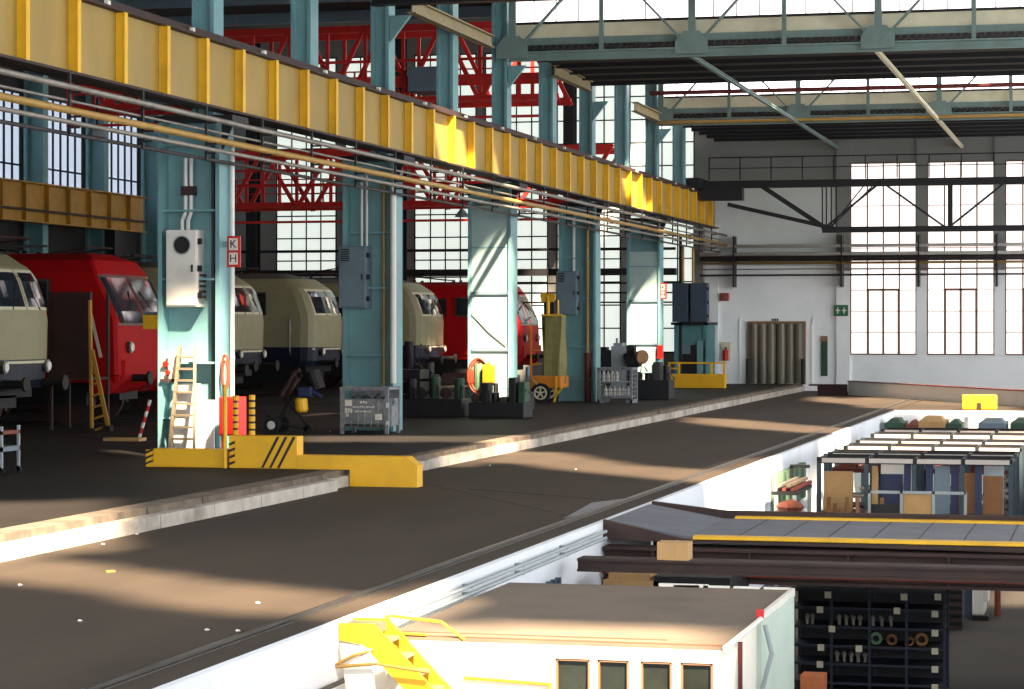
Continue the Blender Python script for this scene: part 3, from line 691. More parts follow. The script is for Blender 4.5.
# K / H signs
def sign(x0, x1, y0, y1, Y, label, big=True):
    A = onY(x0,y0,Y); B = onY(x1,y1,Y); zm = (A[2]+B[2])/2; cx = (A[0]+B[0])/2
    t = thing('letter_sign', (cx, Y+.05, B[2]), label, 'sign')
    part('frame', RED, t, lambda b: b.box(A[0],B[0],Y,Y+.04,B[2],A[2]))
    for z0,z1,ch in ((zm+.02,A[2]-.04,'K'),(B[2]+.04,zm-.02,'H')):
        f = part('sign_face', WHITE, t, lambda b: b.box(A[0]+.04,B[0]-.04,Y-.012,Y,z0,z1))
        text_obj('letter', ch, (z1-z0)*.95, (cx,Y-.016,(z0+z1)/2), (1,0,0), (0,0,1), BLK, f)
    return t
sign(227,240,236,267,Y1+.1,'red framed white sign with letters K and H on the nearest column')
sign(660,666.5,283,299,Y5+.1,'small red and white letter sign on the fifth column')
o = part('sign_bracket', TEAL, None, lambda b: b.box(-14.56,-14.3,Y1+.14,Y1+.2,3.5,3.6)); tag(o,'small teal bracket behind the letter sign of the nearest column','bracket')
# fuse box on column 1
A = onY(161,352,Y1-.02); B = onY(174,380,Y1-.02)
t = thing('valve_board', (A[0],Y1,B[2]), 'cluttered cream board with valves low on the nearest column, left of ladder', 'valve board')
part('board', CREAM, t, lambda b: b.box(A[0],B[0]+.05,Y1-.02,Y1+.04,B[2],A[2]))
part('valve', RED, t, lambda b: (b.disc((A[0]+.1,Y1-.06,A[2]-.2),(0,1,0),.05,.06), b.disc((A[0]+.14,Y1-.06,A[2]-.34),(0,1,0),.04,.06)))
part('pipework', RUST, t, lambda b: (b.tube([(A[0]+.12,Y1-.05,A[2]-.1),(A[0]+.14,Y1-.05,B[2]-.05)],.02), b.box(A[0],B[0]+.05,Y1-.06,Y1,B[2]-.03,B[2]+.02)))
# white boards leaning at the foot
o = part('white_board', WHITE, None, lambda b: b.prism([(onY(176,400,Y1)[0],Y1-.1,0),(onY(216,400,Y1)[0],Y1-.1,0),(onY(216,400,Y1)[0],Y1-.1,.95),(onY(202,400,Y1)[0],Y1-.1,.95),(onY(202,400,Y1)[0],Y1-.1,1.22),(onY(176,400,Y1)[0],Y1-.1,1.22)],(0,.05,0))); tag(o,'white stepped board leaning against the nearest column behind the ladder','board')
# ladder
t = thing('step_ladder', (-15.15,Y1-.5,0), 'grey wooden ladder leaning on the nearest column', 'ladder')
fl, frr = onY(169,446,Y1-.75), onY(194,446,Y1-.75); tl_, tr_ = onY(180,347,Y1-.12), onY(195,347,Y1-.12)
fl[2] = frr[2] = 0
for a,c in ((fl,tl_),(frr,tr_)): part('side_rail', WOOD, t, lambda b: b.bar(a,c,.05,.09))
for k in range(9):
    f = (k+.7)/9.6; a = fl.lerp(tl_,f); c = frr.lerp(tr_,f); part('rung', WOOD, t, lambda b: b.bar(a,c,.1,.035))
# red cabinet + orange hose + extinguisher right of column
t = thing('hose_cabinet', (-14.1,Y1-.6,0), 'red fire hose cabinet at the right foot of the nearest column', 'fire cabinet')
A = onY(218,397,Y1-.7); B = onY(239,436,Y1-.7)
part('body', RED, t, lambda b: b.box(A[0],B[0],Y1-.67,Y1-.35,B[2],A[2]), bevel=.015)
part('door', RED, t, lambda b: b.box(A[0]+.02,B[0]-.02,Y1-.7,Y1-.67,B[2]+.02,A[2]-.02), bevel=.01)
part('leg', RED, t, lambda b: b.box(A[0]+.02,A[0]+.07,Y1-.6,Y1-.5,0,B[2])); part('leg', RED, t, lambda b: b.box(B[0]-.07,B[0]-.02,Y1-.6,Y1-.5,0,B[2]))
A = onY(223,352,Y1-.05); 
o = part('hose_reel', HOSE, None, lambda b: (b.ring((A[0]+.03,Y1-.02,onY(223,372,Y1)[2]),(0,1,0),.065,.022,20,sy=4.4), b.ring((A[0]+.05,Y1-.08,onY(223,374,Y1)[2]),(0,1,0),.05,.022,20,sy=4.4))); tag(o,'orange red coiled hose hanging above the red cabinet','hose')
# yellow barrier around column
YB = onZ(230,468,0)[1]
def bx_pixels(x0,x1,yt,Y,zb,th,b): 
    A = onY(x0,yt,Y); B = onY(x1,yt,Y); b.box(A[0],B[0],Y,Y+th,zb,onY((x0+x1)/2,yt,Y)[2]); return A[0],B[0],onY((x0+x1)/2,yt,Y)[2]
def stripes(parent, xs, Y, z0, z1, slant, w=.05, name='hazard_stripe'):
    for x in xs:
        part(name, BLK, parent, lambda b: b.prism([(x,Y-.006,z0),(x+w,Y-.006,z0),(x+w+slant,Y-.006,z1),(x+slant,Y-.006,z1)],(0,.005,0)))
t = thing('concrete_barrier', (-14,YB,0), 'low yellow barrier with black slashes in front of the nearest column', 'barrier')
A,B,Z = onY(153,450,YB)[0], onY(225,450,YB)[0], onY(190,449,YB)[2]
part('block', YELB, t, lambda b: b.box(A,B,YB,YB+.3,0,Z), bevel=.012)
part('end_cap', YELB, t, lambda b: b.box(A-.12,A,YB+.0,YB+.3,0,Z-.02))
for k in range(3):
    z = .03+k*.085; part('hazard_stripe', BLK, t, lambda b: b.prism([(A-.12,YB-.006,z),(A+.0,YB-.006,z+.05),(A+.0,YB-.006,z+.085),(A-.12,YB-.006,z+.035)],(0,.005,0)))
t = thing('concrete_barrier', (-12.8,YB,0), 'taller yellow barrier block with three slanting black stripes', 'barrier')
A,B,Z = onY(229,437,YB)[0], onY(297,437,YB)[0], onY(262,436,YB)[2]
part('block', YELB, t, lambda b: b.box(A,B,YB,YB+.3,0,Z), bevel=.012)
for s in (264,272,280):
    a = onY(s-3,467,YB)[0]; c = onY(s+12,438,YB)[0]; part('hazard_stripe', BLK, t, lambda b: b.prism([(a,YB-.006,.01),(a+.04,YB-.006,.01),(c+.06,YB-.006,Z-.01),(c+.01,YB-.006,Z-.01)],(0,.005,0)))
for k in range(4):
    z = .04+k*.1; part('hazard_stripe', BLK, t, lambda b: b.prism([(A,YB-.006,z),(A+.1,YB-.006,z+.04),(A+.1,YB-.006,z+.08),(A,YB-.006,z+.04)],(0,.005,0)))
t = thing('concrete_barrier', (-11.2,YB,ZA), 'long low yellow barrier stepping down over the kerb', 'barrier')
A,B,C_ = onY(297,456,YB)[0], onY(406,456,YB)[0], onY(417,466,YB)[0]; Z = onY(350,456,YB)[2]; Z2 = onY(417,466,YB)[2]
part('block', YELB, t, lambda b: b.prism([(A+.003,YB,.0),(KX0-.003,YB,.0),(KX0-.003,YB,.001),(KX0-.003,YB,Z),(A+.003,YB,Z)],(0,.3,0)))
part('end_block', YELB, t, lambda b: b.prism([(KX0,YB,.001),(KX1+.02,YB,.001),(KX1+.02,YB,ZA),(C_,YB,ZA),(C_,YB,Z2),(B,YB,Z),(KX0,YB,Z)],(0,.3,0)))
# poles
t = thing('marker_post', onY(225,468,YB-.05)*1.0, 'thin plain yellow post in front of the nearest column', 'post')
P = onY(225,300,YB-.05); part('pole', YEL, t, lambda b: b.tube([(P[0],YB-.05,0),(P[0],YB-.05,onY(225,385,YB-.05)[2])],.035))
def bead(x,yt,yb,l):
    Yq = YB+.42; P = onY(x,yt,Yq); t = thing('chain_post', (P[0],Yq,0), l, 'post', 'black and yellow banded posts')
    part('pole', BLK, t, lambda b: b.tube([(P[0],Yq,0),(P[0],Yq,P[2]-.03)],.035,10))
    n = 5; z0 = onY(x,yb,Yq)[2]
    for k in range(6):
        z = z0+(P[2]-z0)*k/6+.02; part('yellow_band', YELB, t, lambda b: b.tube([(P[0],Yq,z),(P[0],Yq,z+(P[2]-z0)/6*.7)],.05,12))
bead(235.5,395,436,'black and yellow banded post against the red cabinet'); bead(252,394,437,'free standing black and yellow banded post behind the tall barrier')
# yellow plates behind column
t = thing('plate_stand', (onY(156,315,45)[0],45.15,0), 'small yellow plate on a thin post sticking out left of the nearest column', 'sign')
part('plate', YEL, t, lambda b: b.box(onY(143,315,45)[0],onY(158,315,45)[0],45,45.1,onY(150,329,45)[2],onY(150,315,45)[2]))
part('post', YELO, t, lambda b: b.tube([(onY(156,315,45)[0],45.15,0),(onY(156,315,45)[0],45.15,2.6)],.04))
# trestle ladder and scaffold by the red loco
Yt = 46.4
t = thing('work_scaffold', (onY(70,400,Yt)[0],Yt,0), 'dark rusty work platform against the side of the red locomotive', 'scaffold')
X0,X1 = onY(48,400,Yt)[0], onY(90,400,Yt)[0]; zt = onY(70,292,Yt)[2]
part('side_panel', mat('dark_rust_panel',(52,28,24),.8,var=.3,scale=2), t, lambda b: b.box(X0,X1,Yt,Yt+.05,1.1,zt))
part('deck', RUST, t, lambda b: b.box(X0,X1,Yt,Yt+1.0,1.05,1.1))
for x in (X0,X1-.06):
    for y in (Yt+.06,Yt+.94): part('leg', RUST, t, lambda b: b.box(x,x+.06,y,y+.06,0,zt))
t = thing('trestle_ladder', (onY(100,430,Yt)[0],Yt-.3,0), 'yellow A shaped ladder standing in front of the red locomotive', 'ladder')
a0 = onY(92,437,Yt-.3); a0[2]=0; a1 = onY(90,300,Yt-.3); b0 = onY(108,433,Yt-.3); b0[2]=.12; b1 = onY(92,350,Yt-.3)
part('side_rail', YELO, t, lambda b: b.bar(a0,a1,.05,.08)); part('side_rail', YELO, t, lambda b: b.bar(b0,b1,.05,.08))
for k in range(6):
    f = k/7; part('rung', YELO, t, lambda b: b.bar(a0.lerp(b1,f),b0.lerp(b1,f),.04))
part('foot', RUBB, t, lambda b: (b.box(a0[0]-.08,a0[0]+.08,Yt-.4,Yt-.2,0,.06), b.box(b0[0]-.08,b0[0]+.08,Yt-.4,Yt-.2,0,.12)))
# red white pole + floor plank
P0 = onY(139,441,43.2); P0[2]=0; P1 = onY(150,400,43.2)
t = thing('barrier_pole', P0, 'leaning red and white striped pole left of the nearest column', 'pole')
for k in range(7):
    part('band', RED if k%2 else WHITE, t, lambda b: b.tube([P0.lerp(P1,k/7),P0.lerp(P1,(k+1)/7)],.035))
A = onZ(103,441,.0); B = onZ(143,441,.0)
o = part('wooden_plank', CARD, None, lambda b: b.box(A[0],B[0],A[1],A[1]+.35,0,.06)); tag(o,'pale plank lying on the dark floor left of the nearest column','plank')  # bright tan stands in for sunlight on the plank
# left-edge cart (0-8,430-475)
P = onZ(-3,476,0)
t = thing('tool_trolley', P, 'small trolley cut off by the left edge', 'trolley')
part('tray', GREYB, t, lambda b: b.box(P[0]-.7,P[0]+.08,P[1],P[1]+.6,.35,.42)); part('tray', RUSTR, t, lambda b: b.box(P[0]-.7,P[0]+.08,P[1],P[1]+.6,.6,.65))
part('frame', GREY, t, lambda b: [b.box(x,x+.04,y,y+.04,.05,.72) for x in (P[0]-.7,P[0]+.04) for y in (P[1],P[1]+.56)])
part('wheel', RUBB, t, lambda b: [b.disc((x,y,.06),(0,1,0),.06,.04) for x in (P[0]-.66,P[0]+.05) for y in (P[1]+.02,P[1]+.58)])
# pump cart (262-320,370-435)
Yc = 46.0
def q(x,y,Y=Yc): return onY(x,y,Y)
t = thing('pump_cart', (q(290,435)[0],Yc,0), 'dark wheeled pump cart with yellow canister behind the striped barrier', 'cart')
W1 = q(272,427); W1[2] = .17
part('wheel', RUBB, t, lambda b: b.disc(W1,(0,1,0),.17,.1)); part('wheel', RUBB, t, lambda b: b.disc(W1+Vector((0,.6,0)),(0,1,0),.17,.1))
part('hub', WHITE, t, lambda b: b.disc(W1+Vector((0,-.055,0)),(0,1,0),.085,.02))
part('wheel', RUBB, t, lambda b: b.disc(q(303,430)+Vector((0,.3,.0)),(0,1,0),.09,.05))
part('frame', DIRON, t, lambda b: (b.bar(W1+Vector((0,.3,0)),q(297,375)+Vector((0,.3,0)),.06), b.bar(q(262,415)+Vector((0,.3,0)),q(272,424)+Vector((0,.3,0)),.06), b.bar(q(280,398)+Vector((0,.3,0)),q(304,428)+Vector((0,.3,0)),.05), b.bar(q(272,424)+Vector((0,.3,0)),q(303,430)+Vector((0,.3,0)),.05)))
part('hose_coil', RUST, t, lambda b: (b.tube([q(281,396),q(288,385),q(294,373),q(300,370)],.05), b.tube([q(284,397)+Vector((0,.1,0)),q(292,388),q(298,378)],.05)))
part('motor', BLUEP, t, lambda b: (b.box(q(296,388)[0],q(309,388)[0],Yc+.1,Yc+.45,q(300,397)[2],q(300,387)[2]), b.tube([q(309,393)+Vector((0,.25,0)),q(318,397)+Vector((0,.25,0))],.05)), bevel=.02)
part('canister', YEL, t, lambda b: b.tube([q(302,412),q(302,410),q(301,399),q(301,398)],[.1,.13,.13,.08],12))
part('tank', DIRON, t, lambda b: b.tube([q(306,372)+Vector((0,.4,0)),q(312,390)+Vector((0,.4,0))],.16,12))
# mesh/pallet boxes
def gitter(x0,x1,yb,label,solid=True,h=.95):
    A = onZ(x0,yb,0); B = onZ(x1,yb,0); Y = A[1]; X0 = A[0]; X1 = onY(x1,yb,Y)[0]; D = .85
    t = thing('pallet_crate', ((X0+X1)/2,Y,0), label, 'crate')
    m = mat('dull_zinc', (126,130,134), .6, .1, var=.25, scale=9, dirt=(84,86,88), dirt_amt=.6)
    for x in (X0,X1-.07):
        for y in (Y,Y+D-.07): part('corner_post', m, t, lambda b: b.box(x,x+.07,y,y+.07,0,h))
    part('base', m if not solid else mat('worn_grey',(120,112,100),.6,var=.3,scale=8,dirt=(84,60,44)), t, lambda b: b.box(X0+.07,X1-.07,Y+.02,Y+D-.02,.14,.2))
    part('top_rim', m, t, lambda b: (b.box(X0,X1,Y-.01,Y+.03,h-.06,h), b.box(X0,X1,Y+D-.03,Y+D,h-.06,h), b.box(X0,X0+.04,Y,Y+D,h-.06,h), b.box(X1-.04,X1,Y,Y+D,h-.06,h)))
    if solid:
        part('front_panel', m, t, lambda b: (b.box(X0+.07,X1-.07,Y+.02,Y+.045,.16,h-.24), [b.box(X0+.07+k*.14,X0+.1+k*.14,Y+.005,Y+.03,.16,h-.24) for k in range(8)]))
        part('side_panel', m, t, lambda b: b.box(X1-.045,X1-.02,Y+.07,Y+D-.07,.16,h-.24)); part('side_panel', m, t, lambda b: b.box(X0+.02,X0+.045,Y+.07,Y+D-.07,.16,h-.24))
        part('rear_panel', m, t, lambda b: b.box(X0+.07,X1-.07,Y+D-.045,Y+D-.02,.16,h-.05))
        for (a,c,d,e) in ((345,400,352,406),(375,414,382,420)):
            P=onY(a,c,Y-.005); Q=onY(d,e,Y-.005); part('paper_label', WHITE, t, lambda b: b.box(P[0],Q[0],Y-.005,Y+.0,Q[2],P[2]))
        def marks(b):
            for (a,c,w,hh) in ((360,401,8,2.5),(345,408,8,5),(353,406,22,2),(355,410.5,16,2),(346,413,3,4),(386,403,3,5),(386,421,3,4)):
                P=onY(a,c,Y-.004); Q=onY(a+w,c+hh,Y-.004); n = max(2,int(w/2.2))
                for k in range(n):
                    xx = P[0]+(Q[0]-P[0])*k/n; b.box(xx,xx+(Q[0]-P[0])/n*.7,Y-.004,Y-.0,Q[2]+.01*(k%2),P[2]-.012*((k+1)%3==0))
        part('stencil_marks', WHITE, t, marks)
    else:
        def mesh(b):
            for k in range(12): x = X0+.07+(X1-X0-.14)*k/11; b.box(x,x+.012,Y+.02,Y+.03,.16,h-.05)
            for k in range(7): z = .2+k*(h-.28)/6; b.box(X0+.05,X1-.05,Y+.02,Y+.03,z,z+.012)
            for k in range(8): y = Y+.07+(D-.14)*k/7; b.box(X1-.03,X1-.02,y,y+.012,.16,h-.05)
            for k in range(7): z = .2+k*(h-.28)/6; b.box(X1-.03,X1-.02,Y+.05,Y+D-.05,z,z+.012)
        part('wire_mesh', m, t, mesh)
        part('foot', m, t, lambda b: (b.box(X0,X0+.18,Y,Y+D,0,.1), b.box(X1-.18,X1,Y,Y+D,0,.1)))
    return X0,X1,Y,D
X0,X1,Y,D = gitter(340,388,434,'grey sheet steel pallet crate with white labels at the second column')
for k in range(4):
    o = part('machine_part', mat('grey_casting',(70,80,84),.6,var=.3), None, lambda b: (b.blob((X0+.25+k*.23,Y+.3,.66),.13,k), b.tube([(X0+.25+k*.23,Y+.3,.2),(X0+.25+k*.23,Y+.3,.75)],.06))); tag(o,'dark machine part sticking up inside the grey sheet steel crate','part','parts in the grey crate')
X0,X1,Y,D = gitter(597,632,403,'grey wire mesh crate holding white containers',solid=False,h=1.0)
b0 = None
for r,(z,n) in enumerate(((.2,6),(.62,4))):
    for k in range(n):
        x = X0+.22+k*.13+(0 if r==0 else -.06); 
        if b0 is None:
            b0 = part('white_bottle', WHITE, None, lambda b: b.tube([(x,Y+.15,z),(x,Y+.15,z+.18),(x,Y+.15,z+.24),(x,Y+.15,z+.28)],[.055,.055,.02,.02],10)); tag(b0,'white container standing in the wire mesh crate, lower row','bottle','white containers in the mesh crate'); bx,bz=x,z
        else: dup(b0,(x-bx,0,z-bz), 'white container standing in the wire mesh crate, lower row' if r==0 else 'white container standing in the wire mesh crate, upper row')
o = part('crate_shelf', GREY, None, lambda b: b.box(X0+.08,X1-.08,Y+.05,Y+.6,.58,.61)); tag(o,'thin shelf inside the wire mesh crate','shelf')
# machinery clusters -------------------------------------------------
def junk(cx, Y, w, h, seed, n, mats, label, cat='machinery', name='machine_assembly', grp=None, d=.8, z0=0):
    rnd = random.Random(seed); t = thing(name, (cx,Y,z0), label, cat, grp)
    part('base', mats[0], t, lambda b: b.box(cx-w/2,cx+w/2,Y-.1,Y+d,z0,z0+h*.38), bevel=.02)
    for k in range(n):
        x = cx-w/2+w*(k+.5)/n; m = mats[rnd.randrange(1,len(mats))]; hh = h*(.5+.5*rnd.random())
        typ = rnd.randrange(3)
        if typ == 0: part('cylinder', m, t, lambda b: b.tube([(x,Y+.3,z0+h*.36),(x,Y+.3,z0+hh)],w/n*.42,12))
        elif typ == 1: part('flywheel', m, t, lambda b: (b.disc((x,Y+.15,z0+h*.38+w/n*.45),(0,1,0),w/n*.45,.12,16), b.disc((x,Y+.1,z0+h*.38+w/n*.45),(0,1,0),w/n*.15,.18,12)))
        else: part('casing', m, t, lambda b: b.box(x-w/n*.4,x+w/n*.4,Y+.1,Y+.6,z0+h*.36,z0+hh), bevel=.03)
        part('pipe', mats[-1], t, lambda b: b.tube([(x,Y+.2,z0+h*.3),(x+.1,Y+.15,z0+hh*.8),(x+.25,Y+.25,z0+hh*.6)],.025,6))
    return t
def gx(x,y): return onZ(x,y,0)
MD = [DIRON, RUST, DIRON, mat('oily_metal',(40,38,37),.5,.3,var=.3), GRND, PIPED]
P=gx(432,417); junk(P[0],P[1],1.5,1.15,1,5,MD,'low row of oily black machinery right of the second column')
P=gx(497,418); junk(P[0],P[1],1.35,.95,2,6,MD,'low row of black machinery at the foot of the third column')
P=gx(410,406); junk(P[0],P[1]+.6,.9,2.2,3,3,MD,'tall dark hoist and hoses beside the second column')
P=gx(512,412); junk(P[0],P[1]+.6,.5,1.25,4,4,[DIRON,GRNP,CREAM,GREYB,PIPE],'cream coloured compressor with coiled lines by the orange cart')
P=gx(575,399); junk(P[0],P[1],1.3,.85,5,5,MD[:-1]+[PIPEY],'dark oily pump unit between orange cart and mesh crate')
P=gx(648,400); junk(P[0],P[1]+.5,1.1,1.5,6,4,MD,'black engine stand right of the mesh crate')
P=gx(425,408); 
o = part('scrap_heap', RUSTR, None, lambda b: [b.blob((P[0]-.3+.25*k,P[1]-.3,.12),.16,20+k,.7) for k in range(4)]); tag(o,'small heap of yellowish scrap on the dark floor before the machinery','scrap',kind='stuff')
# dark side crates next to gitter 1
P=gx(400,416); o = part('pallet_stack', DIRON, None, lambda b: [b.box(P[0]-.5,P[0]+.5,P[1],P[1]+.8,.0+k*.3,.22+k*.3) for k in range(4)]); tag(o,'dark stack of steel pallets right of the grey crate','pallets')
# hose coil by column 3
C3 = onY(479,376,57.0)
t = thing('hose_stand', (C3[0],57.0,0), 'orange hose coiled on a pale oval drum at the third column', 'hose')
part('hose', HOSE, t, lambda b: [b.ring((C3[0]+.02*k,56.95+.04*k,C3[2]),(0,1,0),.27-.03*k,.03,28,sy=1.6) for k in range(3)])
part('drum', GRNP, t, lambda b: b.tube([(C3[0],57.1,C3[2]-.35),(C3[0],57.1,C3[2]+.3)],.16,14)); part('stand', DIRON, t, lambda b: b.box(C3[0]-.15,C3[0]+.15,57.0,57.25,0,C3[2]-.3))
P = onY(489,375,56.9); o = part('yellow_canister', YEL, None, lambda b: (b.box(P[0]-.15,P[0]+.15,56.8,57.0,P[2]-.2,P[2]+.25), b.box(P[0]-.05,P[0]+.05,56.87,56.93,P[2]+.25,P[2]+.32)),bevel=.03); tag(o,'yellow canister beside the orange hose coil','canister')
o = part('canister_stool', RUST, None, lambda b: (b.box(P[0]-.2,P[0]+.2,56.75,57.05,P[2]-.26,P[2]-.2), [b.box(x,x+.05,y,y+.05,0,P[2]-.26) for x in (P[0]-.2,P[0]+.15) for y in (56.75,57.0)])); tag(o,'rusty stool carrying the yellow canister','stool')
# orange cart with canvas wrapped column
Yq = gx(545,403)[1]
def w(x,y,Y=None): return onY(x,y,Yq if Y is None else Y)
t = thing('orange_cart', (w(545,400)[0],Yq,0), 'orange wheeled hydraulic cart beside the fourth column', 'cart')
part('deck', ORNG, t, lambda b: b.box(w(530,380)[0],w(561,380)[0],Yq,Yq+1.0,w(540,388)[2],w(540,376)[2]), bevel=.02)
Wc = w(541,395); Wc[2]=.28
for dy in (0,1.0):
    wh = part('wheel', RUBB, t, lambda b: b.disc(Wc+Vector((0,dy,0)),(0,1,0),.28,.14,24))
    part('rim', CREAM, wh, lambda b: (b.ring(Wc+Vector((0,dy-.08,0)),(0,1,0),.17,.025,20), [b.bar(Wc+Vector((0,dy-.08,0)),Wc+Vector((.17*math.cos(a),dy-.08,.17*math.sin(a))),.04) for a in (0.3,1.55,2.8,4.05,5.3)]))
part('guard_rail', ORNG, t, lambda b: (b.bar(w(531,376),w(531,325),.05), b.bar(w(531,350),w(541,350),.04), b.bar(w(531,364),w(541,364),.04)))
part('tow_bar', YEL, t, lambda b: (b.bar(w(556,376),w(556,395),.06), b.bar(w(556,395),w(562,388),.06), b.bar(w(556,395),w(554,402),.05)))
A,B=w(540,377),w(560,315)
t = thing('canvas_wrapped_mast', ((A[0]+B[0])/2,Yq+.5,0), 'tall olive canvas covered block with yellow valve gear on top', 'machine')
def canv(b):
    n=16; pts=[]; cx=(A[0]+B[0])/2; cy=Yq+.55
    rings=[]
    for i,z in enumerate([.55,A[2]+.3,1.4,1.9,B[2]-.1,B[2]]):
        rings.append([(cx+.3*(1+.1*math.sin(5*k+z*3))*math.copysign(abs(math.cos(2*math.pi*k/n))**.4,math.cos(2*math.pi*k/n)), cy+.35*(1+.08*math.sin(4*k+z))*math.copysign(abs(math.sin(2*math.pi*k/n))**.4,math.sin(2*math.pi*k/n)), z) for k in range(n)])
    vs=[v for R in rings for v in R]; b.add(vs,[(i*n+k,i*n+(k+1)%n,(i+1)*n+(k+1)%n,(i+1)*n+k) for i in range(5) for k in range(n)]+[tuple(range(n)),tuple(5*n+k for k in range(n))])
part('canvas_cover', OLIVE, t, canv)
part('valve_gear', YEL, t, lambda b: (b.bar(w(541,315),w(562,315),.06), b.tube([w(548,315),w(548,296)],.05), b.disc(w(544,296),(0,1,0),.11,.06), b.disc(w(552,297),(0,1,0),.1,.06), b.tube([w(558,315),w(558,300)],.03), b.box(w(541,302)[0],w(553,302)[0],Yq,Yq+.1,w(545,302)[2],w(545,294)[2])))
part('dark_stem', DIRON, t, lambda b: b.box(w(542,300)[0],w(552,300)[0],Yq+.2,Yq+.5,w(545,315)[2],w(545,300)[2]))
# grey cabinet and dark boxes near mesh crate
A=gx(615,397); Yg=A[1]+1.2
def g(x,y): return onY(x,y,Yg)
t = thing('machine_cabinet',(g(618,390)[0],Yg,0),'light grey machine cabinet behind the mesh crate','cabinet')
part('body', GREY, t, lambda b: b.box(g(611,345)[0],g(626,345)[0],Yg,Yg+.6,0,g(618,346)[2]), bevel=.02)
part('top_unit', GREY, t, lambda b: (b.box(g(613,345)[0],g(622,345)[0],Yg+.05,Yg+.5,g(618,346)[2],g(618,343)[2]), b.tube([g(617,343),g(617,338)],.04)))
o = part('black_cabinet', DIRON, None, lambda b: (b.box(g(596,350)[0],g(610.5,350)[0],Yg+.02,Yg+.6,0,g(600,350)[2]), b.box(g(598,350)[0],g(606,350)[0],Yg+.06,Yg+.5,g(600,350)[2],g(600,347)[2])), bevel=.02); tag(o,'black cabinet left of the light grey machine cabinet','cabinet')
o = part('black_motor', DIRON, None, lambda b: (b.tube([g(627,362),g(638,358)],.28,14), b.box(g(627,350)[0],g(634,350)[0],Yg,Yg+.4,g(630,378)[2],g(630,345)[2]), b.box(g(626.5,380)[0],g(640,380)[0],Yg,Yg+.4,0,g(630,375)[2]))); tag(o,'black motor unit right of the light grey machine cabinet','machine')
o = part('brown_disc', PLY, None, lambda b: b.disc(g(642,357),(1,-1,0),.22,.1)); tag(o,'brown round disc leaning on the black motor unit','disc')
P=gx(593,399); o = part('blue_drum', BLUEP, None, lambda b: b.tube([(P[0],P[1]+.6,0),(P[0],P[1]+.6,.8)],.12,12)); tag(o,'narrow blue drum left of the mesh crate','drum')
P=gx(657,392); o = part('fire_extinguisher', RED, None, lambda b: (b.tube([(P[0],P[1],.0),(P[0],P[1],.5)],.1,12), b.tube([(P[0],P[1],.5),(P[0],P[1],.58)],.05,8))); tag(o,'red extinguisher on the floor by the fifth column','extinguisher')
P=onY(660,352,Y5-.05); o = part('notice', RED, None, lambda b: (b.box(P[0]-.09,P[0]+.09,Y5-.05,Y5+.0,P[2]-.22,P[2]+.22),)); tag(o,'red notice low on the edge of the fifth column','sign')
o = part('grey_drum', GREYB, None, lambda b: b.box(gx(655,394)[0],gx(664,394)[0],gx(655,394)[1]-.6,gx(655,394)[1]-.2,0,.95), bevel=.02); tag(o,'grey crate side standing by the yellow railing','crate')
# yellow fence and block by end wall
YR = onZ(690,388,0)[1]
t = thing('yellow_fence', (onY(695,388,YR)[0],YR,0), 'yellow railing above a yellow block by the end wall', 'railing')
A,B = onY(667,375,YR), onY(725,375,YR)
part('block', YELB, t, lambda b: b.box(A[0],B[0],YR,YR+.3,0,onY(690,374,YR)[2]), bevel=.02)
z2 = onY(690,363,YR)[2]; z3 = onY(690,368.5,YR)[2]
part('rail', YELB, t, lambda b: (b.bar((A[0],YR+.15,z2),(B[0],YR+.15,z2),.06), b.bar((A[0],YR+.15,z3),(A[0]+.4,YR+.15,z3),.05)))
for x in (A[0]+.05, A[0]+.4, B[0]-.5, B[0]-.05): part('post', YELB, t, lambda b: b.box(x-.035,x+.035,YR+.1,YR+.2,0,z2))
# teal hut door behind
YD = 86.5
A,B = onY(674,325,YD), onY(706,384,YD)
t = thing('control_hut', ((A[0]+B[0])/2,YD,0), 'teal hut with open dark doorway behind the yellow railing', 'hut')
part('wall', mat('hut_teal',(80,130,134),.6,var=.1), t, lambda b: (b.box(A[0],B[0],YD+.1,YD+.2,0,A[2]), b.box(B[0]-.1,B[0],YD,YD+2,0,A[2]), b.box(A[0],A[0]+.1,YD,YD+2,0,A[2])))
part('roof', DIRON, t, lambda b: b.box(A[0]-.1,B[0]+.1,YD-.1,YD+2,A[2],A[2]+.1))
C1,C2 = onY(679,345,YD), onY(696,345,YD)
part('doorway', DIRON, t, lambda b: b.box(C1[0],C2[0],YD+.06,YD+.1,0,C1[2]))
part('door_leaf', TEAL, t, lambda b: b.box(onY(697,341,YD)[0],onY(705,341,YD)[0],YD,YD+.08,0,onY(700,341,YD)[2]))
part('notice_panel', GREYB, t, lambda b: b.box(onY(680,341,YD)[0],onY(690,341,YD)[0],YD+.04,YD+.06,onY(680,354,YD)[2],onY(680,344,YD)[2]))
# end wall things
def ew(x,y,dy=0): return onY(x,y,YE-dy)
A,B = ew(750,324,.05), ew(803,384,.05)
dd = part('door_1', BROWN, None, lambda b: (b.box(A[0]-.1,A[0],YE-.12,YE,0,A[2]), b.box(B[0],B[0]+.1,YE-.12,YE,0,A[2]), b.box(A[0]-.1,B[0]+.1,YE-.12,YE,A[2],A[2]+.1))); tag(dd,'wide doorway in the end wall with grimy plastic strip curtains','door',kind='structure')
mid=(A[0]+B[0])/2
def curt(x0,x1):
    def f(b):
        n=3
        for k in range(n): xa=x0+(x1-x0)*k/n; b.tube([(xa+(x1-x0)/n/2,YE-.05,.02),(xa+(x1-x0)/n/2,YE-.05,A[2])],(x1-x0)/n*.56,14)
    return f
part('curtain', BULK, dd, curt(A[0],mid-.03)); part('curtain', BULK, dd, curt(mid+.03,B[0]))
part('centre_post', DIRON, dd, lambda b: b.box(mid-.06,mid+.06,YE-.1,YE,0,A[2])); 
A2,B2 = ew(739,318), ew(813,318)
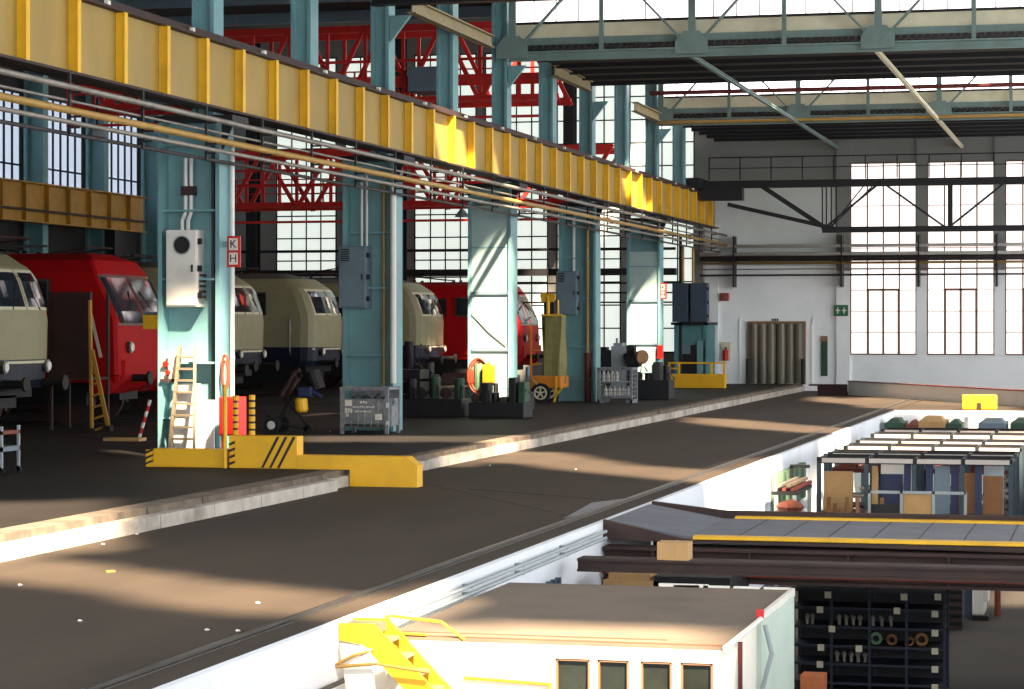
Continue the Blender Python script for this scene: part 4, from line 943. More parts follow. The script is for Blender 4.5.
o = part('trim_10', WALLW, None, lambda b: (b.box(A2[0],A2[0]+.06,YE-.04,YE,0,A2[2]), b.box(B2[0]-.06,B2[0],YE-.04,YE,0,A2[2]), b.box(A2[0],B2[0],YE-.04,YE,A2[2]-.06,A2[2]))); tag(o,'thin white surround outside the end wall doorway','surround',kind='structure')
for x,l in ((748,'short bollard left of the doorway'),(803,'short bollard right of the doorway')):
    P=ew(x,380,.4); o=part('bollard', DIRON, None, lambda b: b.tube([(P[0],YE-.4,0),(P[0],YE-.4,.95)],.07)); tag(o,l,'bollard','bollards by the doorway')
t = thing('exit_sign', tuple(ew(841,316,.15)), 'green rectangular sign with two white symbols left of the first end window', 'sign')
A,B=ew(834,305,.15),ew(848,316,.15); YS=YE-.17
part('plate', GRN, t, lambda b: b.box(A[0],B[0],YS,YS+.05,B[2],A[2]))
def crs(b):
    for cx in (A[0]+.14,B[0]-.14):
        cz=(A[2]+B[2])/2; b.box(cx-.025,cx+.025,YS-.006,YS,cz-.11,cz+.11); b.box(cx-.08,cx+.08,YS-.006,YS,cz-.02,cz+.03)
part('symbol', WHITE, t, crs)
A,B=ew(821,336,.05),ew(827.5,376,.05)
t = thing('green_notice_board', (A[0],YE,B[2]), 'tall narrow dark green board with brown top right of the doorway', 'board')
part('board', GRND, t, lambda b: b.box(A[0],B[0],YE-.06,YE,B[2],A[2]-.2)); part('cap', BROWN, t, lambda b: b.box(A[0],B[0],YE-.08,YE,A[2]-.2,A[2]))
A,B=ew(720,293,.1),ew(729,301,.1); o=part('alarm_box', mat('alarm_brown',(140,70,56),.6), None, lambda b: (b.box(A[0],B[0],YE-.22,YE,B[2],A[2]), b.box(A[0]+.1,B[0]-.1,YE-.24,YE-.2,B[2]+.07,A[2]-.07)),bevel=.02); tag(o,'small red brown alarm box on the end wall','alarm box')
A,B=ew(722,342,.1),ew(729,361,.1)
t = thing('extinguisher_board',(A[0],YE,B[2]),'red extinguisher on a pale board on the end wall left of the doorway','extinguisher')
part('board', CREAM, t, lambda b: b.box(A[0]-.03,B[0]+.05,YE-.16,YE-.12,B[2],A[2])); part('cylinder', RED, t, lambda b: b.tube([(A[0]+.17,YE-.26,B[2]+.02),(A[0]+.17,YE-.26,B[2]+.42)],.1,12)); part('nozzle', BLK, t, lambda b: b.tube([(A[0]+.17,YE-.26,B[2]+.42),(A[0]+.17,YE-.26,B[2]+.52)],.04))
o = part('door_number', DIRON, None, lambda b: [b.box(ew(772+k*2.4,318)[0],ew(773.7+k*2.4,318)[0],YE-.05,YE-.04,ew(775,321)[2],ew(775,318.6)[2]) for k in range(3)]); tag(o,'small dark number plate above the end wall doorway','plate')
# parapet, dark recess, yellow block
A = onZ(848,395,ZA); B = onZ(1060,409.5,ZA)
o = part('wall_parapet', WALLW, None, lambda b: b.prism([(A[0],A[1],ZA),(B[0],B[1],ZA),(B[0]+.1,B[1]+.4,ZA),(A[0]+.1,A[1]+.4,ZA)],(0,0,.47))); tag(o,'low white diagonal wall beyond the pit','low wall',kind='structure')
o = part('trim_11', REDBR, None, lambda b: b.prism([(A[0]-.02,A[1]-.03,ZA+.47),(B[0]-.02,B[1]-.03,ZA+.47),(B[0]+.1,B[1]+.42,ZA+.47),(A[0]+.1,A[1]+.42,ZA+.47)],(0,0,.03))); tag(o,'dark red brown coping on the low white diagonal wall','coping',kind='structure')
P0,P1 = onZ(823,394,ZA), onZ(846,395.5,ZA)
o = part('recess_shade_box', mat('recess_shade',(52,26,24),.8), None, lambda b: (b.box(P0[0],P1[0],P1[1],P1[1]+.5,ZA,.08), b.box(P0[0]-.3,P1[0],P1[1]-.06,P1[1]+.5,.08,.13))); tag(o,'dark box standing in for the shaded recess at the end of the low wall','box')  # dark solid put in for the shade of an open recess
P0,P1 = onZ(962,409.5,ZA), onZ(997,409.5,ZA); 
t = thing('yellow_buffer_block',(P0[0],P0[1],ZA),'yellow block standing against the low white wall','block')
part('block', YEL, t, lambda b: b.box(P0[0],P1[0],P0[1],P0[1]+.35,ZA,onY(980,395,P0[1])[2]),bevel=.03)
part('lug', RUST, t, lambda b: (b.box((P0[0]+P1[0])/2-.06,(P0[0]+P1[0])/2+.06,P0[1]-.03,P0[1],ZA,-.05)))
# lamps
for x,y,Y,l in ((462,217,60,'small shaded lamp hanging left of the third column'),(97,137,40,'small lamp under the pipes at the far left'),(513,220,68,'small shaded lamp right of the third column')):
    P=onY(x,y,Y); t=thing('hanging_lamp',P,l,'lamp','small pipe lamps'); part('lamp_shade', GREY, t, lambda b: b.tube([P,P+Vector((0,0,.08)),P+Vector((0,0,.2))],[.2,.15,.05],12)); part('stem', DIRON, t, lambda b: b.tube([P+Vector((0,0,.2)),P+Vector((0,0,.7))],.02,6))
# ------------------------------------------------------------------ aisle details
o = part('floor_plate', mat('pale_floor_plate',(130,136,146),.4,.3,var=.2), None, lambda b: b.prism([onZ(563,519,ZA),onZ(592,503,ZA),onZ(632,498,ZA),onZ(604,509,ZA)],(0,0,.006))); tag(o,'pale worn steel plate in the aisle near the bridge','floor plate')
for (xa,ya,xb,yb) in ((415,481,575,517),(470,489,610,500)):
    A=onZ(xa,ya,ZA);B=onZ(xb,yb,ZA); o=part('trim_12', PIPED, None, lambda b: b.bar(A+Vector((0,0,.0)),B+Vector((0,0,.0)),.03,.01)); tag(o,'thin expansion joint crossing the aisle','joint',kind='structure')
sc = None
for i,(x,y,z) in enumerate([(20,586,ZA),(80,622,ZA),(137,535,ZA),(207,631,ZA),(238,632,ZA),(258,604,ZA),(28,557,ZA),(103,545,ZA),(490,466,ZA),(330,432,0),(576,470,ZA)]):
    P=onZ(x,y,z)
    if sc is None: sc=part('paper_scrap', WHITE, None, lambda b: b.blob((P[0],P[1],P[2]+.01),.022,1,.5)); tag(sc,'tiny white scrap lying on the floor','scrap','white scraps on the floor'); S0=P
    else: dup(sc,(P[0]-S0[0],P[1]-S0[1],P[2]-S0[2]))
P=onZ(110,572,ZA); o=part('fallen_leaf', PIPEY, None, lambda b: b.prism([(P[0]-.05,P[1],ZA+.002),(P[0],P[1]-.08,ZA+.002),(P[0]+.06,P[1],ZA+.002),(P[0],P[1]+.08,ZA+.002)],(0,0,.012))); tag(o,'small tan scrap in the nearest streak of sunlight','scrap')
# ------------------------------------------------------------------ bridge over the pit
YN, YFR = 29.2, 32.5; ZD = -.42; XR0 = -5.2
t = thing('pit_bridge', (-1,YN,ZD), 'grey decked bridge with yellow edge lines crossing the pit', 'bridge')
part('deck', DECK, t, lambda b: b.prism([(PX,YN+.25,ZA+.004),(XR0,YN+.25,ZD),(2,YN+.25,ZD),(2,YN+.25,ZD-.1),(XR0,YN+.25,ZD-.1),(PX,YN+.25,ZA-.1)],(0,YFR-YN-.5,0)))
part('deck_joint', DIRON, t, lambda b: [b.box(-4.6+.55*k,-4.585+.55*k,YN+.3,YFR-.3,ZD,ZD+.004) for k in range(12)])
part('yellow_line', YEL, t, lambda b: b.box(XR0+.1,2,YN-.0,YN+.22,ZD-.03,ZD+.02)); part('yellow_line', YEL, t, lambda b: b.box(XR0+.15,2,YFR-.3,YFR-.12,ZD-.02,ZD+.03))
for y,nm in ((YN,'near'),(YFR-.1,'far')):
    part('edge_beam', RUST, t, lambda b: b.prism([(PX,y,ZA+.03),(XR0,y,ZD+(.09 if y>30 else -.02)),(2,y,ZD+(.09 if y>30 else -.02)),(2,y,ZD-.12),(PX,y,ZD-.05)],(0,.1,0)))
part('main_girder', RUST, t, lambda b: (b.box(-6.2,2,YN-.12,YN+.2,ZD-.16,ZD-.12), b.box(-6.2,2,YN+.02,YN+.05,ZD-.5,ZD-.16), b.box(-6.2,2,YN-.12,YN+.2,ZD-.54,ZD-.5), [b.box(-5.6+1.2*k,-5.57+1.2*k,YN-.1,YN+.02,ZD-.5,ZD-.16) for k in range(6)]))
part('main_girder', RUST, t, lambda b: (b.box(-6.2,2,YFR-.3,YFR,ZD-.16,ZD-.12), b.box(-6.2,2,YFR-.16,YFR-.13,ZD-.5,ZD-.16), b.box(-6.2,2,YFR-.3,YFR,ZD-.54,ZD-.5)))
part('side_pipe', RUSTR, t, lambda b: b.tube([(-6.2,YN-.2,ZD-.42),(2,YN-.2,ZD-.42)],.035,8))
o = part('steel_beam', RUST, None, lambda b: (b.box(-6.0,2,26.7,27.05,-.49,-.46), b.box(-6.0,2,26.74,26.78,-.58,-.49), b.box(-6.0,2,26.7,27.05,-.61,-.58))); tag(o,'rusty horizontal beam lying before the bridge, behind the booth roof','beam')
A=onY(657,557.5,26.74); B=onY(688,557.5,26.74)
o = part('cardboard_box', CARD, None, lambda b: (b.box(A[0],B[0],26.74,27.03,-.46,-.26), b.box((A[0]+B[0])/2-.02,(A[0]+B[0])/2+.02,26.735,27.035,-.46,-.258))); tag(o,'tan cardboard box sitting on the rusty beam','box')
# storage behind booth
A=onY(600,560,27.5);B=onY(735,560,27.5)
t = thing('board_rack',(A[0],27.5,ZP),'steel rack of tan boards between booth and bridge','rack')
part('frame', DIRON, t, lambda b: ([b.box(x,x+.08,y,y+.08,ZP,-.85) for x in (A[0],B[0]-.08) for y in (27.4,28.5)], b.box(A[0],B[0],27.4,28.58,-.93,-.85)))
part('board_stack', CARD, t, lambda b: (b.box(A[0]+.05,B[0]-.7,27.45,28.5,-.85,-.78), b.box(A[0]+.1,B[0]-1.0,27.5,28.5,-.78,-.7)))
part('tarpaulin', DIRON, t, lambda b: b.box(B[0]-.95,B[0]-.05,27.45,28.4,-.85,-.72))
# pit wall handrail pipes
for dz,l in ((-.09,'upper pipe rail fixed just under the pit edge'),(-.17,'lower pipe rail fixed just under the pit edge')):
    t = thing('wall_rail',(PX+.08,23,ZA+dz),l,'rail','pipe rails on the pit wall'); part('tube', GREY, t, lambda b: b.tube([(PX+.1,19.9,ZA+dz),(PX+.1,28.9,ZA+dz)],.022,8)); part('bracket', GREY, t, lambda b: [b.box(PX,PX+.1,y,y+.04,ZA+dz-.03,ZA+dz+.01) for y in (20.5,22.6,24.7,26.8)])
o = part('wall_conduit', PIPED, None, lambda b: b.tube([(PX+.05,13,-.72),(PX+.05,19.4,-.72)],.02,6)); tag(o,'thin dark conduit along the white pit wall at the bottom left','conduit')
r0=None
for k in range(9):
    Yk=24.3+.22*k
    if r0 is None: r0=part('spare_bar', BLUEG, None, lambda b: b.box(PX+.12,PX+.18,Yk,Yk+.07,-2.6,-.62)); tag(r0,'dark blue upright bar leaning on the pit wall behind the booth','bar','dark upright bars by the pit wall')
    else: dup(r0,(0,.22*k,0))
# ------------------------------------------------------------------ booth
BX0,BX1,BY0,BY1,BZ = -5.95,-3.12,19.2,23.5,-.4
t = thing('site_booth',((BX0+BX1)/2,(BY0+BY1)/2,ZP),'white office booth with flat brown roof and four windows, bottom centre','booth')
part('roof', ROOFB, t, lambda b: b.box(BX0-.03,BX1,BY0,BY1,BZ-.03,BZ))
part('roof_seam', mat('seam_brown',(104,70,48),.9), t, lambda b: (b.box(BX0,BX1-.5,BY0+.28,BY0+.31,BZ,BZ+.006), b.box(BX0,BX1,BY0+.02,BY0+.07,BZ,BZ+.008)))
def fwall(b):
    xs=[onY(x,670,BY0)[0] for x in (555,590,597,629,640,672,680,713)]
    zt_=onY(640,661,BY0)[2]; zb=zt_-.95
    b.box(BX0,BX1,BY0,BY0+.08,zt_,BZ-.03); b.box(BX0,BX1,BY0,BY0+.08,ZP,zb)
    e=[BX0]+xs+[BX1]
    for k in range(0,10,2): b.box(e[k],e[k+1],BY0,BY0+.08,zb,zt_)
part('front_wall', BOOTH, t, fwall)
part('rear_wall', BOOTH, t, lambda b: b.box(BX0,BX1,BY1-.08,BY1,ZP,BZ-.03)); part('left_wall', BOOTH, t, lambda b: b.box(BX0,BX0+.08,BY0+.08,BY1-.08,ZP,BZ-.03))
part('right_wall', BOOTH, t, lambda b: b.box(BX1-.08,BX1,BY0+.08,BY1-.08,ZP,BZ-.03))
part('sheet_cladding', CORR, t, lambda b: [b.tube([(BX1+.0,21.2+.11*k,ZP),(BX1+.0,21.2+.11*k,BZ-.04)],.05,8) for k in range(20)])
zt_=onY(640,661,BY0)[2]; zb=zt_-.95
for a,c in ((555,590),(597,629),(640,672),(680,713)):
    X0,X1=onY(a,670,BY0)[0],onY(c,670,BY0)[0]
    wd=part('window_frame', BROWN, t, lambda b: (b.box(X0,X0+.02,BY0+.01,BY0+.05,zb,zt_), b.box(X1-.02,X1,BY0+.01,BY0+.05,zb,zt_), b.box(X0,X1,BY0+.01,BY0+.05,zt_-.02,zt_)))
    part('glass', mat('booth_glass',(38,42,36),.12,0,var=.3,scale=3), wd, lambda b: b.box(X0+.02,X1-.02,BY0+.04,BY0+.05,zb,zt_-.02))
part('gutter', WHITE, t, lambda b: b.tube([(BX1+.04,BY0-.05,BZ+.0),(BX1+.04,BY0+2.1,BZ+.0)],.022,8))
part('roof_edge', WHITE, t, lambda b: b.box(BX1-.01,BX1+.03,BY0+2.1,BY1,BZ-.06,BZ+.02))
part('downpipe', GREY, t, lambda b: b.tube([(BX1+.08,BY0+1.9,BZ-.05),(BX1+.14,BY0+1.9,BZ-.3),(BX1+.06,BY0+1.9,BZ-.6),(BX1+.06,BY0+1.9,ZP)],.022,8))
part('warning_lamp', RED, t, lambda b: b.tube([(BX1+.03,BY0+1.95,BZ+.0),(BX1+.03,BY0+1.95,BZ+.08)],.035,10))
part('downpipe', REDBR, t, lambda b: b.tube([(BX1+.03,BY0+.8,BZ-.06),(BX1+.03,BY0+.8,BZ-.5)],.02,6))
part('light_strip', WHITE, t, lambda b: b.box(BX0+1.5,BX0+2.0,BY1,BY1+.04,BZ-.03,BZ+.03)); part('light_strip', WHITE, t, lambda b: [b.box(-4.3+.3*k,-4.04+.3*k,BY1,BY1+.04,BZ-.03,BZ+.02) for k in range(4)])
# stairs
YS0,YS1 = 19.15,18.8
t = thing('yellow_stair',(-5.7,18.5,ZP),'yellow steel stair leading down from the aisle to the pit','stair')
XS=PX+.01; nst=17; rise=(ZA-ZP)/nst; run=rise*.97; L0=.3
part('landing', TREAD, t, lambda b: b.box(XS,XS+L0,YS1,YS0,ZA-.09,ZA-.02))
for y in (YS0,YS1):
    part('stringer', YEL, t, lambda b: b.prism([(XS,y,ZA-.0),(XS+L0,y,ZA-.0),(XS+L0+nst*run,y,ZP+.02),(XS+L0-.22+nst*run,y,ZP),(XS+L0-.1,y,ZA-.17),(XS,y,ZA-.14)],(0,-.03 if y==YS1 else .03,0)))
for k in range(nst-1):
    x=XS+L0+k*run; z=ZA-(k+1)*rise
    tr=part('tread', TREAD, t, lambda b: b.box(x-.03,x+run-.01,YS1+.002,YS0-.002,z-.025,z))
    part('tread_cheek', YEL, tr, lambda b: b.prism([(x-.02,YS0-.004,z),(x+run*.95,YS0-.004,z),(x-.02,YS0-.004,z+rise*1.3)],(0,-.03,0)))
part('handrail', YEL, t, lambda b: b.tube([(XS+.25,YS0+.04,ZA-.02),(XS+.3,YS0+.05,ZA+.02),(XS+.75,YS0+.05,ZA-.02),(XS+.95,YS0+.05,ZA-.16)],.013,8))
part('lower_rail', YEL, t, lambda b: b.tube([(XS+.3,YS0+.05,ZA-.12),(XS+.62,YS0+.05,ZA-.13)],.01,8))
part('wall_rail', YEL, t, lambda b: (b.tube([(XS+.95,YS0+.03,-.72),(XS+1.7,YS0+.03,-.75)],.014,8), b.tube([(XS+1.68,YS0+.03,-.75),(XS+1.68,YS0+.03,-1.6)],.014,8)))
part('side_rail', PIPEY, t, lambda b: b.tube([(XS-.0,YS1-.1,-.6),(XS+.35,YS1-.12,-.56),(XS+.8,YS1-.1,-.62)],.014,8))
part('side_rail', PIPEY, t, lambda b: b.tube([(XS-.0,YS1-.1,-.58),(XS+.15,YS1-.1,-.5),(XS+.3,YS1-.05,-.46)],.014,8))
part('stair_post', BOOTH, t, lambda b: b.prism([(XS+.02,YS1-.04,ZA-.16),(XS+.28,YS1-.04,ZA-.2),(XS+.5,YS1-.04,ZP),(XS+.3,YS1-.04,ZP)],(0,-.03,0)))
# ------------------------------------------------------------------ shelf rack under the bridge
YK=31.0
def kx(x): return onY(x,640,YK)[0]
def kz(y): return onY(870,y,YK)[2]
t = thing('parts_shelving',(kx(870),YK,ZP),'dark blue shelving with white tags under the bridge','shelving')
NAVY=mat('navy_steel',(24,30,50),.6,var=.15)
x0,x1=kx(792),kx(944); tops=[590,608,627,646,664,683,701,719,737,755]
for x in (792,830,868,905,943):
    part('upright', NAVY, t, lambda b: (b.box(kx(x),kx(x)+.035,YK,YK+.05,ZP,kz(588)), b.box(kx(x),kx(x)+.035,YK+.6,YK+.65,ZP,kz(588))))
for y in tops: part('shelf', NAVY, t, lambda b: (b.box(x0,x1,YK+.01,YK+.62,kz(y)-.02,kz(y)), b.box(x0,x1,YK-.005,YK+.01,kz(y)-.035,kz(y))))
part('rear_sheet', DIRON, t, lambda b: b.box(x0,x1,YK+.63,YK+.64,ZP,kz(588)))
lab=[(828,596),(904,596),(938,595),(820,611),(897,610),(935,612),(832,630),(935,631),(821,649),(859,649),(935,649),(820,666),(935,667),(935,685)]
l0=None
for (x,y) in lab:
    X=kx(x);Z=kz(y)
    if l0 is None: l0=part('shelf_tag', CREAM, None, lambda b: b.box(X-.042,X+.042,YK-.012,YK-.006,Z-.042,Z+.042)); tag(l0,'square pale tag on the front of the dark blue shelving','tag','tags on the dark shelving'); T0=(X,Z)
    else: dup(l0,(X-T0[0],0,Z-T0[1]))
r0=None
for (x,y,r) in ((875,637,.085),(891,637,.075),(921,638,.09),(909,638,.06)):
    X=kx(x); Z=kz(646)+r
    o=part('coiled_ring', GRNP if x==875 else PLY, None, lambda b: (b.ring((X,YK+.12,Z),(0,1,0),r*.72,r*.27,18),)); tag(o,{875:'pale green ring standing on the dark shelving',891:'brown ring beside the pale green one on the shelving',921:'largest brown ring at the right of the shelving',909:'small brown ring beside the largest one on the shelving'}[x],'ring','rings on the shelving')
j0=None
for row,(y,xs) in enumerate(((627,(806,811,838,845,852,859,872,881,890)),(664,(836,843,850,857,864)))):
    for x in xs:
        X=kx(x);Z=kz(y)
        if j0 is None: j0=part('small_valve', PIPE, None, lambda b: (b.tube([(X,YK+.15,Z),(X,YK+.15,Z+.08)],.022,8), b.blob((X,YK+.15,Z+.1),.035,3))); tag(j0,'small grey metal fitting on the upper shelf of the dark shelving','fitting','fittings on the dark shelving'); J0=(X,Z)
        else: dup(j0,(X-J0[0],0,Z-J0[1]), 'small grey metal fitting on the upper shelf of the dark shelving' if row==0 else 'small grey metal fitting on the middle shelf of the dark shelving')
A,B=onY(800,675,27.0),onY(824,675,27.0); o=part('orange_locker', ORNG if 0 else mat('orange_brown',(176,98,52),.6), None, lambda b: (b.box(A[0],B[0],27.0,27.3,ZP,A[2]), b.disc(((A[0]+B[0])/2,27.0,A[2]-.1),(0,1,0),.02,.03)),bevel=.01); tag(o,'orange brown box corner at the bottom edge before the shelving','box')
# objects right: blue board, white crate
Yw=39.0
def v(x,y): return onY(x,y,Yw)
t=thing('blue_cabinet',(v(962,600)[0],Yw,ZP),'dark blue cabinet with small white mark right of the shelving','cabinet')
part('body', BLUEG, t, lambda b: b.box(v(952,576)[0],v(972,576)[0],Yw,Yw+.6,ZP,v(960,575)[2])); part('mark', WHITE, t, lambda b: b.disc((v(962,586)[0],Yw,v(962,586)[2]),(0,1,0),.07,.02))
t=thing('white_machine',(v(980,600)[0],Yw-.5,ZP),'white machine housing standing right of the dark blue cabinet','machine')
part('body', WHITE, t, lambda b: b.box(v(973,574)[0],v(985,574)[0],Yw-.2,Yw+.6,ZP+.08,v(980,574)[2]), bevel=.03); part('side_box', WHITE, t, lambda b: b.box(v(985,574)[0],v(989,574)[0],Yw-.2,Yw+.3,v(980,600)[2],v(980,573)[2])); part('base', DIRON, t, lambda b: b.box(v(973,574)[0],v(989,574)[0],Yw-.2,Yw+.6,ZP,ZP+.08))
o=part('red_machine_head', RUSTR, None, lambda b: (b.blob((v(996,582)[0],Yw+.5,v(996,582)[2]),.11,5), b.tube([(v(996,582)[0],Yw+.5,ZP),(v(996,582)[0],Yw+.5,v(996,584)[2])],.05))); tag(o,'reddish machine head right of the white housing','machine')
t=thing('wire_basket',(v(960,620)[0],Yw-1.5,ZP),'dark slatted crate below the dark blue cabinet','crate'); part('slats', RUST, t, lambda b: [b.box(v(945,620)[0],v(968,620)[0],Yw-1.5,Yw-1.45,ZP+.12*k,ZP+.12*k+.06) for k in range(10)]); part('frame', DIRON, t, lambda b: b.box(v(945,620)[0],v(968,620)[0],Yw-1.45,Yw-.8,ZP,ZP+1.15))
# ------------------------------------------------------------------ far pit racks
RX0,RX1=-5.53,-1.97; rows=[45.5,47.3,50.0,52.4,55.6,58.0]
STRIP=mat('tag_strip',(190,182,176),.6,var=.05)
for i,Y in enumerate(rows):
    xl=RX0; xr=RX1
    lb=['nearest rack row of the far pit, with boards in it','second rack row of the far pit, white strips on its top bar','third rack row of the far pit','fourth rack row of the far pit','fifth rack row of the far pit','farthest rack row of the far pit'][i]
    t=thing('storage_rack',((xl+xr)/2,Y,ZP),lb,'rack','storage racks in the far pit')
    zt=-.3; w4=(xr-xl)/4
    for k in range(5):
        x=xl+k*w4-.04
        part('upright', mat('rack_blue_green',(50,66,76),.6), t, lambda b: (b.box(x,x+.08,Y,Y+.08,ZP,zt), b.box(x,x+.08,Y+1.1,Y+1.18,ZP,zt)))
    part('top_rail', DIRON, t, lambda b: (b.box(xl,xr,Y-.01,Y+.05,zt-.12,zt), b.box(xl,xr,Y+1.12,Y+1.18,zt-.1,zt)))
    for k in range(4): part('tag_strip', STRIP, t, lambda b: b.box(xl+k*w4+.06,xl+(k+1)*w4-.02,Y-.03,Y-.01,zt-.1,zt-.015))
    for z in (-1.35,-2.3): part('shelf', DIRON, t, lambda b: b.box(xl,xr,Y+.03,Y+1.15,z-.04,z))
    part('cross_rail', DIRON, t, lambda b: [b.box(xl+k*w4-.03,xl+k*w4+.03,Y,Y+1.15,zt-.08,zt-.02) for k in range(5)])
    if i: 
        part('upper_shelf', REDBR, t, lambda b: b.box(xl,xr,Y+.05,Y+1.1,-.7,-.62))
        rnd=random.Random(i)
        for k in range(7):
            x=xl+.15+k*.5; o=part('small_part_bin', [REDBR,RUSTR,CARD,GREYB][rnd.randrange(4)], None, lambda b: (b.box(x,x+.34,Y+.15,Y+.7,-.62,-.5+.1*rnd.random()), b.box(x,x+.34,Y+.13,Y+.15,-.62,-.52))); tag(o,'small bin on the %s rack row of the far pit' % ['','second','third','fourth','fifth','farthest'][i],'bin','bins in far pit rack row %s' % 'abcdef'[i])
Y=rows[0]
def r1(x,y,Yo=0.0): return onY(x,y,Y+Yo)
def board(xa,ya,xb,yb,m,l,Yo=.3,lean=.12,zf=-1.35,name='loose_board'):
    A=r1(xa,ya,Yo);B=r1(xb,yb,Yo); o=part(name,m,None,lambda b: b.prism([(A[0],Y+Yo-lean,zf),(B[0],Y+Yo-lean,zf),(B[0],Y+Yo,A[2]),(A[0],Y+Yo,A[2])],(0,.04,0))); return tag(o,l,'board','boards in the nearest far rack')
board(824,471,853,484,CARD,'light tan board at the left of the nearest far rack')
o = part('timber_offcuts', PLY, None, lambda b: [b.bar((RX0+.15+.11*k,Y-.35,ZP),(RX0+.2+.1*k+.1*math.sin(k*3),Y-.05,-1.05-.12*(k%3)),.07,.04) for k in range(10)]); tag(o,'jumble of brown timber offcuts before the nearest far rack','offcuts',kind='stuff')
board(872,466,878,484,CARD,'narrow upright tan board in the nearest far rack')
board(880,474,903,482,BLUEP,'dark blue panel low in the nearest far rack',.5)
board(881,463,905,474,WHITE,'pale window frame panel in the nearest far rack',.7)
board(904,463,911,490,BLUEP,'blue upright board, left one, in the nearest far rack',.25)
board(911,463,915,488,WHITE,'white upright board edge in the nearest far rack',.3)
board(926,463,933,490,BLUEP,'blue upright board, second one, in the nearest far rack')
board(951,463,959,490,BLUEP,'blue upright board, third one, in the nearest far rack')
board(975,463,982,510,BLUEP,'blue upright board, right one, in the nearest far rack',.25)
board(935,466,950,485,GREYB,'grey machine cover in the nearest far rack')
board(958,473,975,510,PLY,'brown board left of the right blue upright',.4)
board(983,476,1003,510,PLY,'brown board at the right end of the nearest far rack',.4)
board(984,466,1004,474,GREY,'grey board above the brown one at the rack end',.6)
P=onY(935,510,43.6)
t=thing('glass_cart',(P[0],43.6,ZP),'grey frame cart with tan board in front of the far racks','cart')
def c_(x,y): return onY(x,y,43.6)
zt=c_(900,491)[2]
part('frame', GREY, t, lambda b: ([b.box(c_(x,500)[0]-.02,c_(x,500)[0]+.03,43.6,43.65,ZP,zt) for x in (869,901,933,965)], b.box(c_(868,500)[0],c_(966,500)[0],43.6,43.65,zt-.05,zt), b.box(c_(868,500)[0],c_(966,500)[0],43.6,44.2,ZP+.2,ZP+.26)))
part('tan_sheet', CARD, t, lambda b: b.box(c_(902,500)[0],c_(931,500)[0],43.65,43.7,ZP+.3,zt-.06)); part('dark_sheet', DIRON, t, lambda b: b.box(c_(870,500)[0],c_(900,500)[0],43.66,43.7,ZP+.3,zt-.25))
# left bench with planks
Yv=43.0
def n_(x,y): return onY(x,y,Yv)
t=thing('work_bench',(n_(795,510)[0],Yv,ZP),'cluttered bench against the pit wall left of the racks','bench')
zt=n_(795,492)[2]
part('bench_top', DIRON, t, lambda b: b.box(PX+.15,-5.62,Yv,Yv+2.2,zt-.06,zt)); part('leg', GREY, t, lambda b: [b.box(x,x+.07,y,y+.07,ZP,zt-.06) for x in (PX+.2,-5.7) for y in (Yv,Yv+2.1)])
part('back_frame', DIRON, t, lambda b: (b.box(-6.0,-5.94,Yv+1.9,Yv+1.96,zt,zt+.35), b.box(-6.0,-5.63,Yv+1.9,Yv+1.96,zt+.32,zt+.38)))
for k,(m,l) in enumerate(((WHITE,'white plank'),(PIPE,'grey plank'),(RUSTR,'reddish plank'),(WOOD,'wooden plank'),(REDBR,'dark red plank'))):
    o=part('loose_plank', m, None, lambda b: b.bar((PX+.2+.08*k,Yv+.1,zt+.03+.07*(k%2)),(PX+.27+.08*k,Yv+2.1,zt+.05+.07*(k%2)),.07,.05)); tag(o,l+' on the cluttered bench by the pit wall','plank','planks on the bench')
o=part('red_sheet', RUSTR, None, lambda b: b.blob((n_(790,495)[0],Yv-.15,zt-.25),.25,4,.5)); tag(o,'reddish bundle hanging in front of the cluttered bench','bundle')
g0=None
for k in range(6):
    P=(PX+.02,44+.72*k,-1.25)
    if g0 is None: g0=part('green_clip_rack', GRNP, None, lambda b: b.box(P[0],P[0]+.1,P[1],P[1]+.4,P[2],P[2]+.7)); tag(g0,'green upright holder on the pit wall beside the bench','holder','green holders on the pit wall')
    else: dup(g0,(0,.75*k,0))
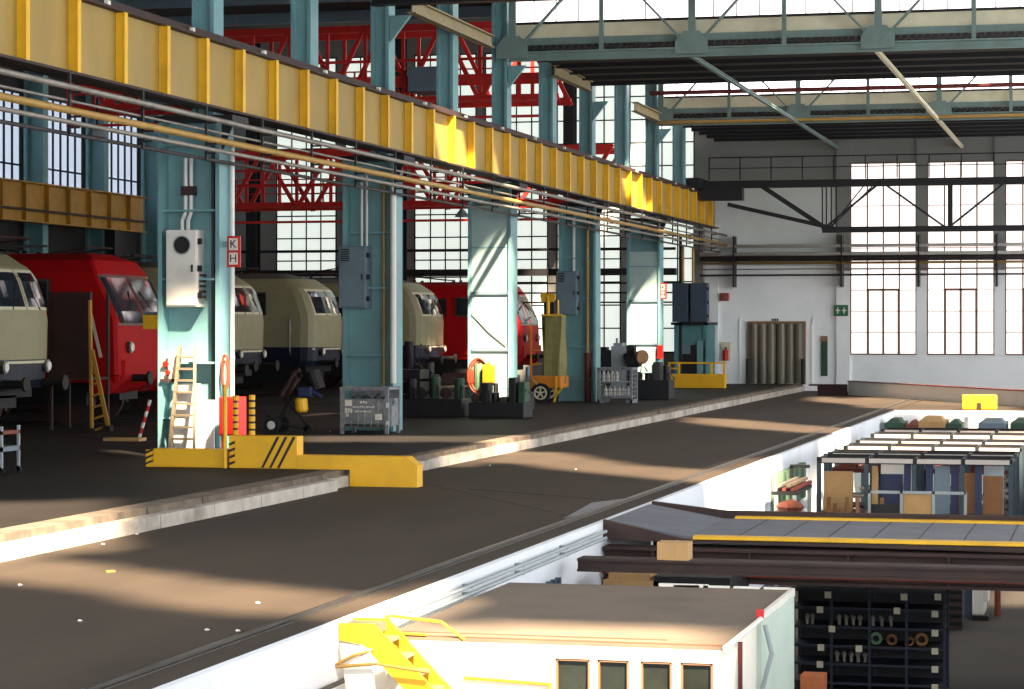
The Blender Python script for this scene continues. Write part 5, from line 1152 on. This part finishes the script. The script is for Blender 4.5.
# things beyond racks near pit end
for (xa,ya,xb,m,l) in ((884,419,903,GRND,'dark green machine top at the far left end of the pit'),(905,421,918,RUSTR,'red brown machine between green and tan ones at the pit end'),(918,417,945,CARD,'tan sunlit crate at the far end of the pit'),(946,420,962,GRND,'dark green cabinet at the far end of the pit'),(978,419,1006,GREYB,'grey machine hood near the pit end'),(1010,419,1040,GRND,'dark green machine at the right of the pit end')):
    A=onY(xa,ya,64.5);B=onY(xb,ya,64.5); t=thing('pit_machine',(A[0],64.5,ZP),l,'machine'); part('body', m, t, lambda b: b.box(A[0],B[0],64.5,66.2,ZP,A[2]-.1),bevel=.03); part('cover', m, t, lambda b: b.prism([(A[0]+.05,64.6,A[2]-.1),(B[0]-.05,64.6,A[2]-.1),(B[0]-.15,64.9,A[2]),(A[0]+.15,64.9,A[2])],(0,1.0,0)))
P=onY(966,430,60); o=part('white_post', WHITE, None, lambda b: b.box(P[0]-.05,P[0]+.05,60,60.1,ZP,onY(966,417,60)[2])); tag(o,'thin white post behind the far racks','post')
# ------------------------------------------------------------------ lighting & camera
W = bpy.data.worlds.new('World'); SC.world = W; W.use_nodes = True
bg = W.node_tree.nodes['Background']; bg.inputs[0].default_value = (.94,.97,1,1); bg.inputs[1].default_value = 3.9
sd = bpy.data.lights.new('sun', 'SUN'); sd.energy = 33; sd.angle = math.radians(2.6); sd.color = (1,.8,.56)
so = bpy.data.objects.new('sun', sd); COL.objects.link(so); so.location = (20,-20,30)
so.rotation_euler = Vector((-SUNK[0],SUNK[1],-1)).to_track_quat('-Z','Y').to_euler()
cd = bpy.data.cameras.new('camera'); co = bpy.data.objects.new('camera', cd); COL.objects.link(co)
cd.sensor_width = 36; cd.lens = F/1024*36; cd.shift_y = -(344.5-HY)/1024; cd.clip_start=.1; cd.clip_end=400
co.location = (0,0,CH); co.rotation_euler = (math.pi/2, 0, TH)
SC.camera = co
SC.view_settings.view_transform = 'Standard'; SC.view_settings.look = 'None'; SC.view_settings.gamma = 1; SC.view_settings.exposure = .12; SC.view_settings.use_curve_mapping = False
SC.cycles.use_denoising = True; SC.cycles.max_bounces = 6; SC.cycles.diffuse_bounces = 4; SC.cycles.sample_clamp_indirect = 6
for o in SC.objects:
    if '_w' in o: del o['_w']
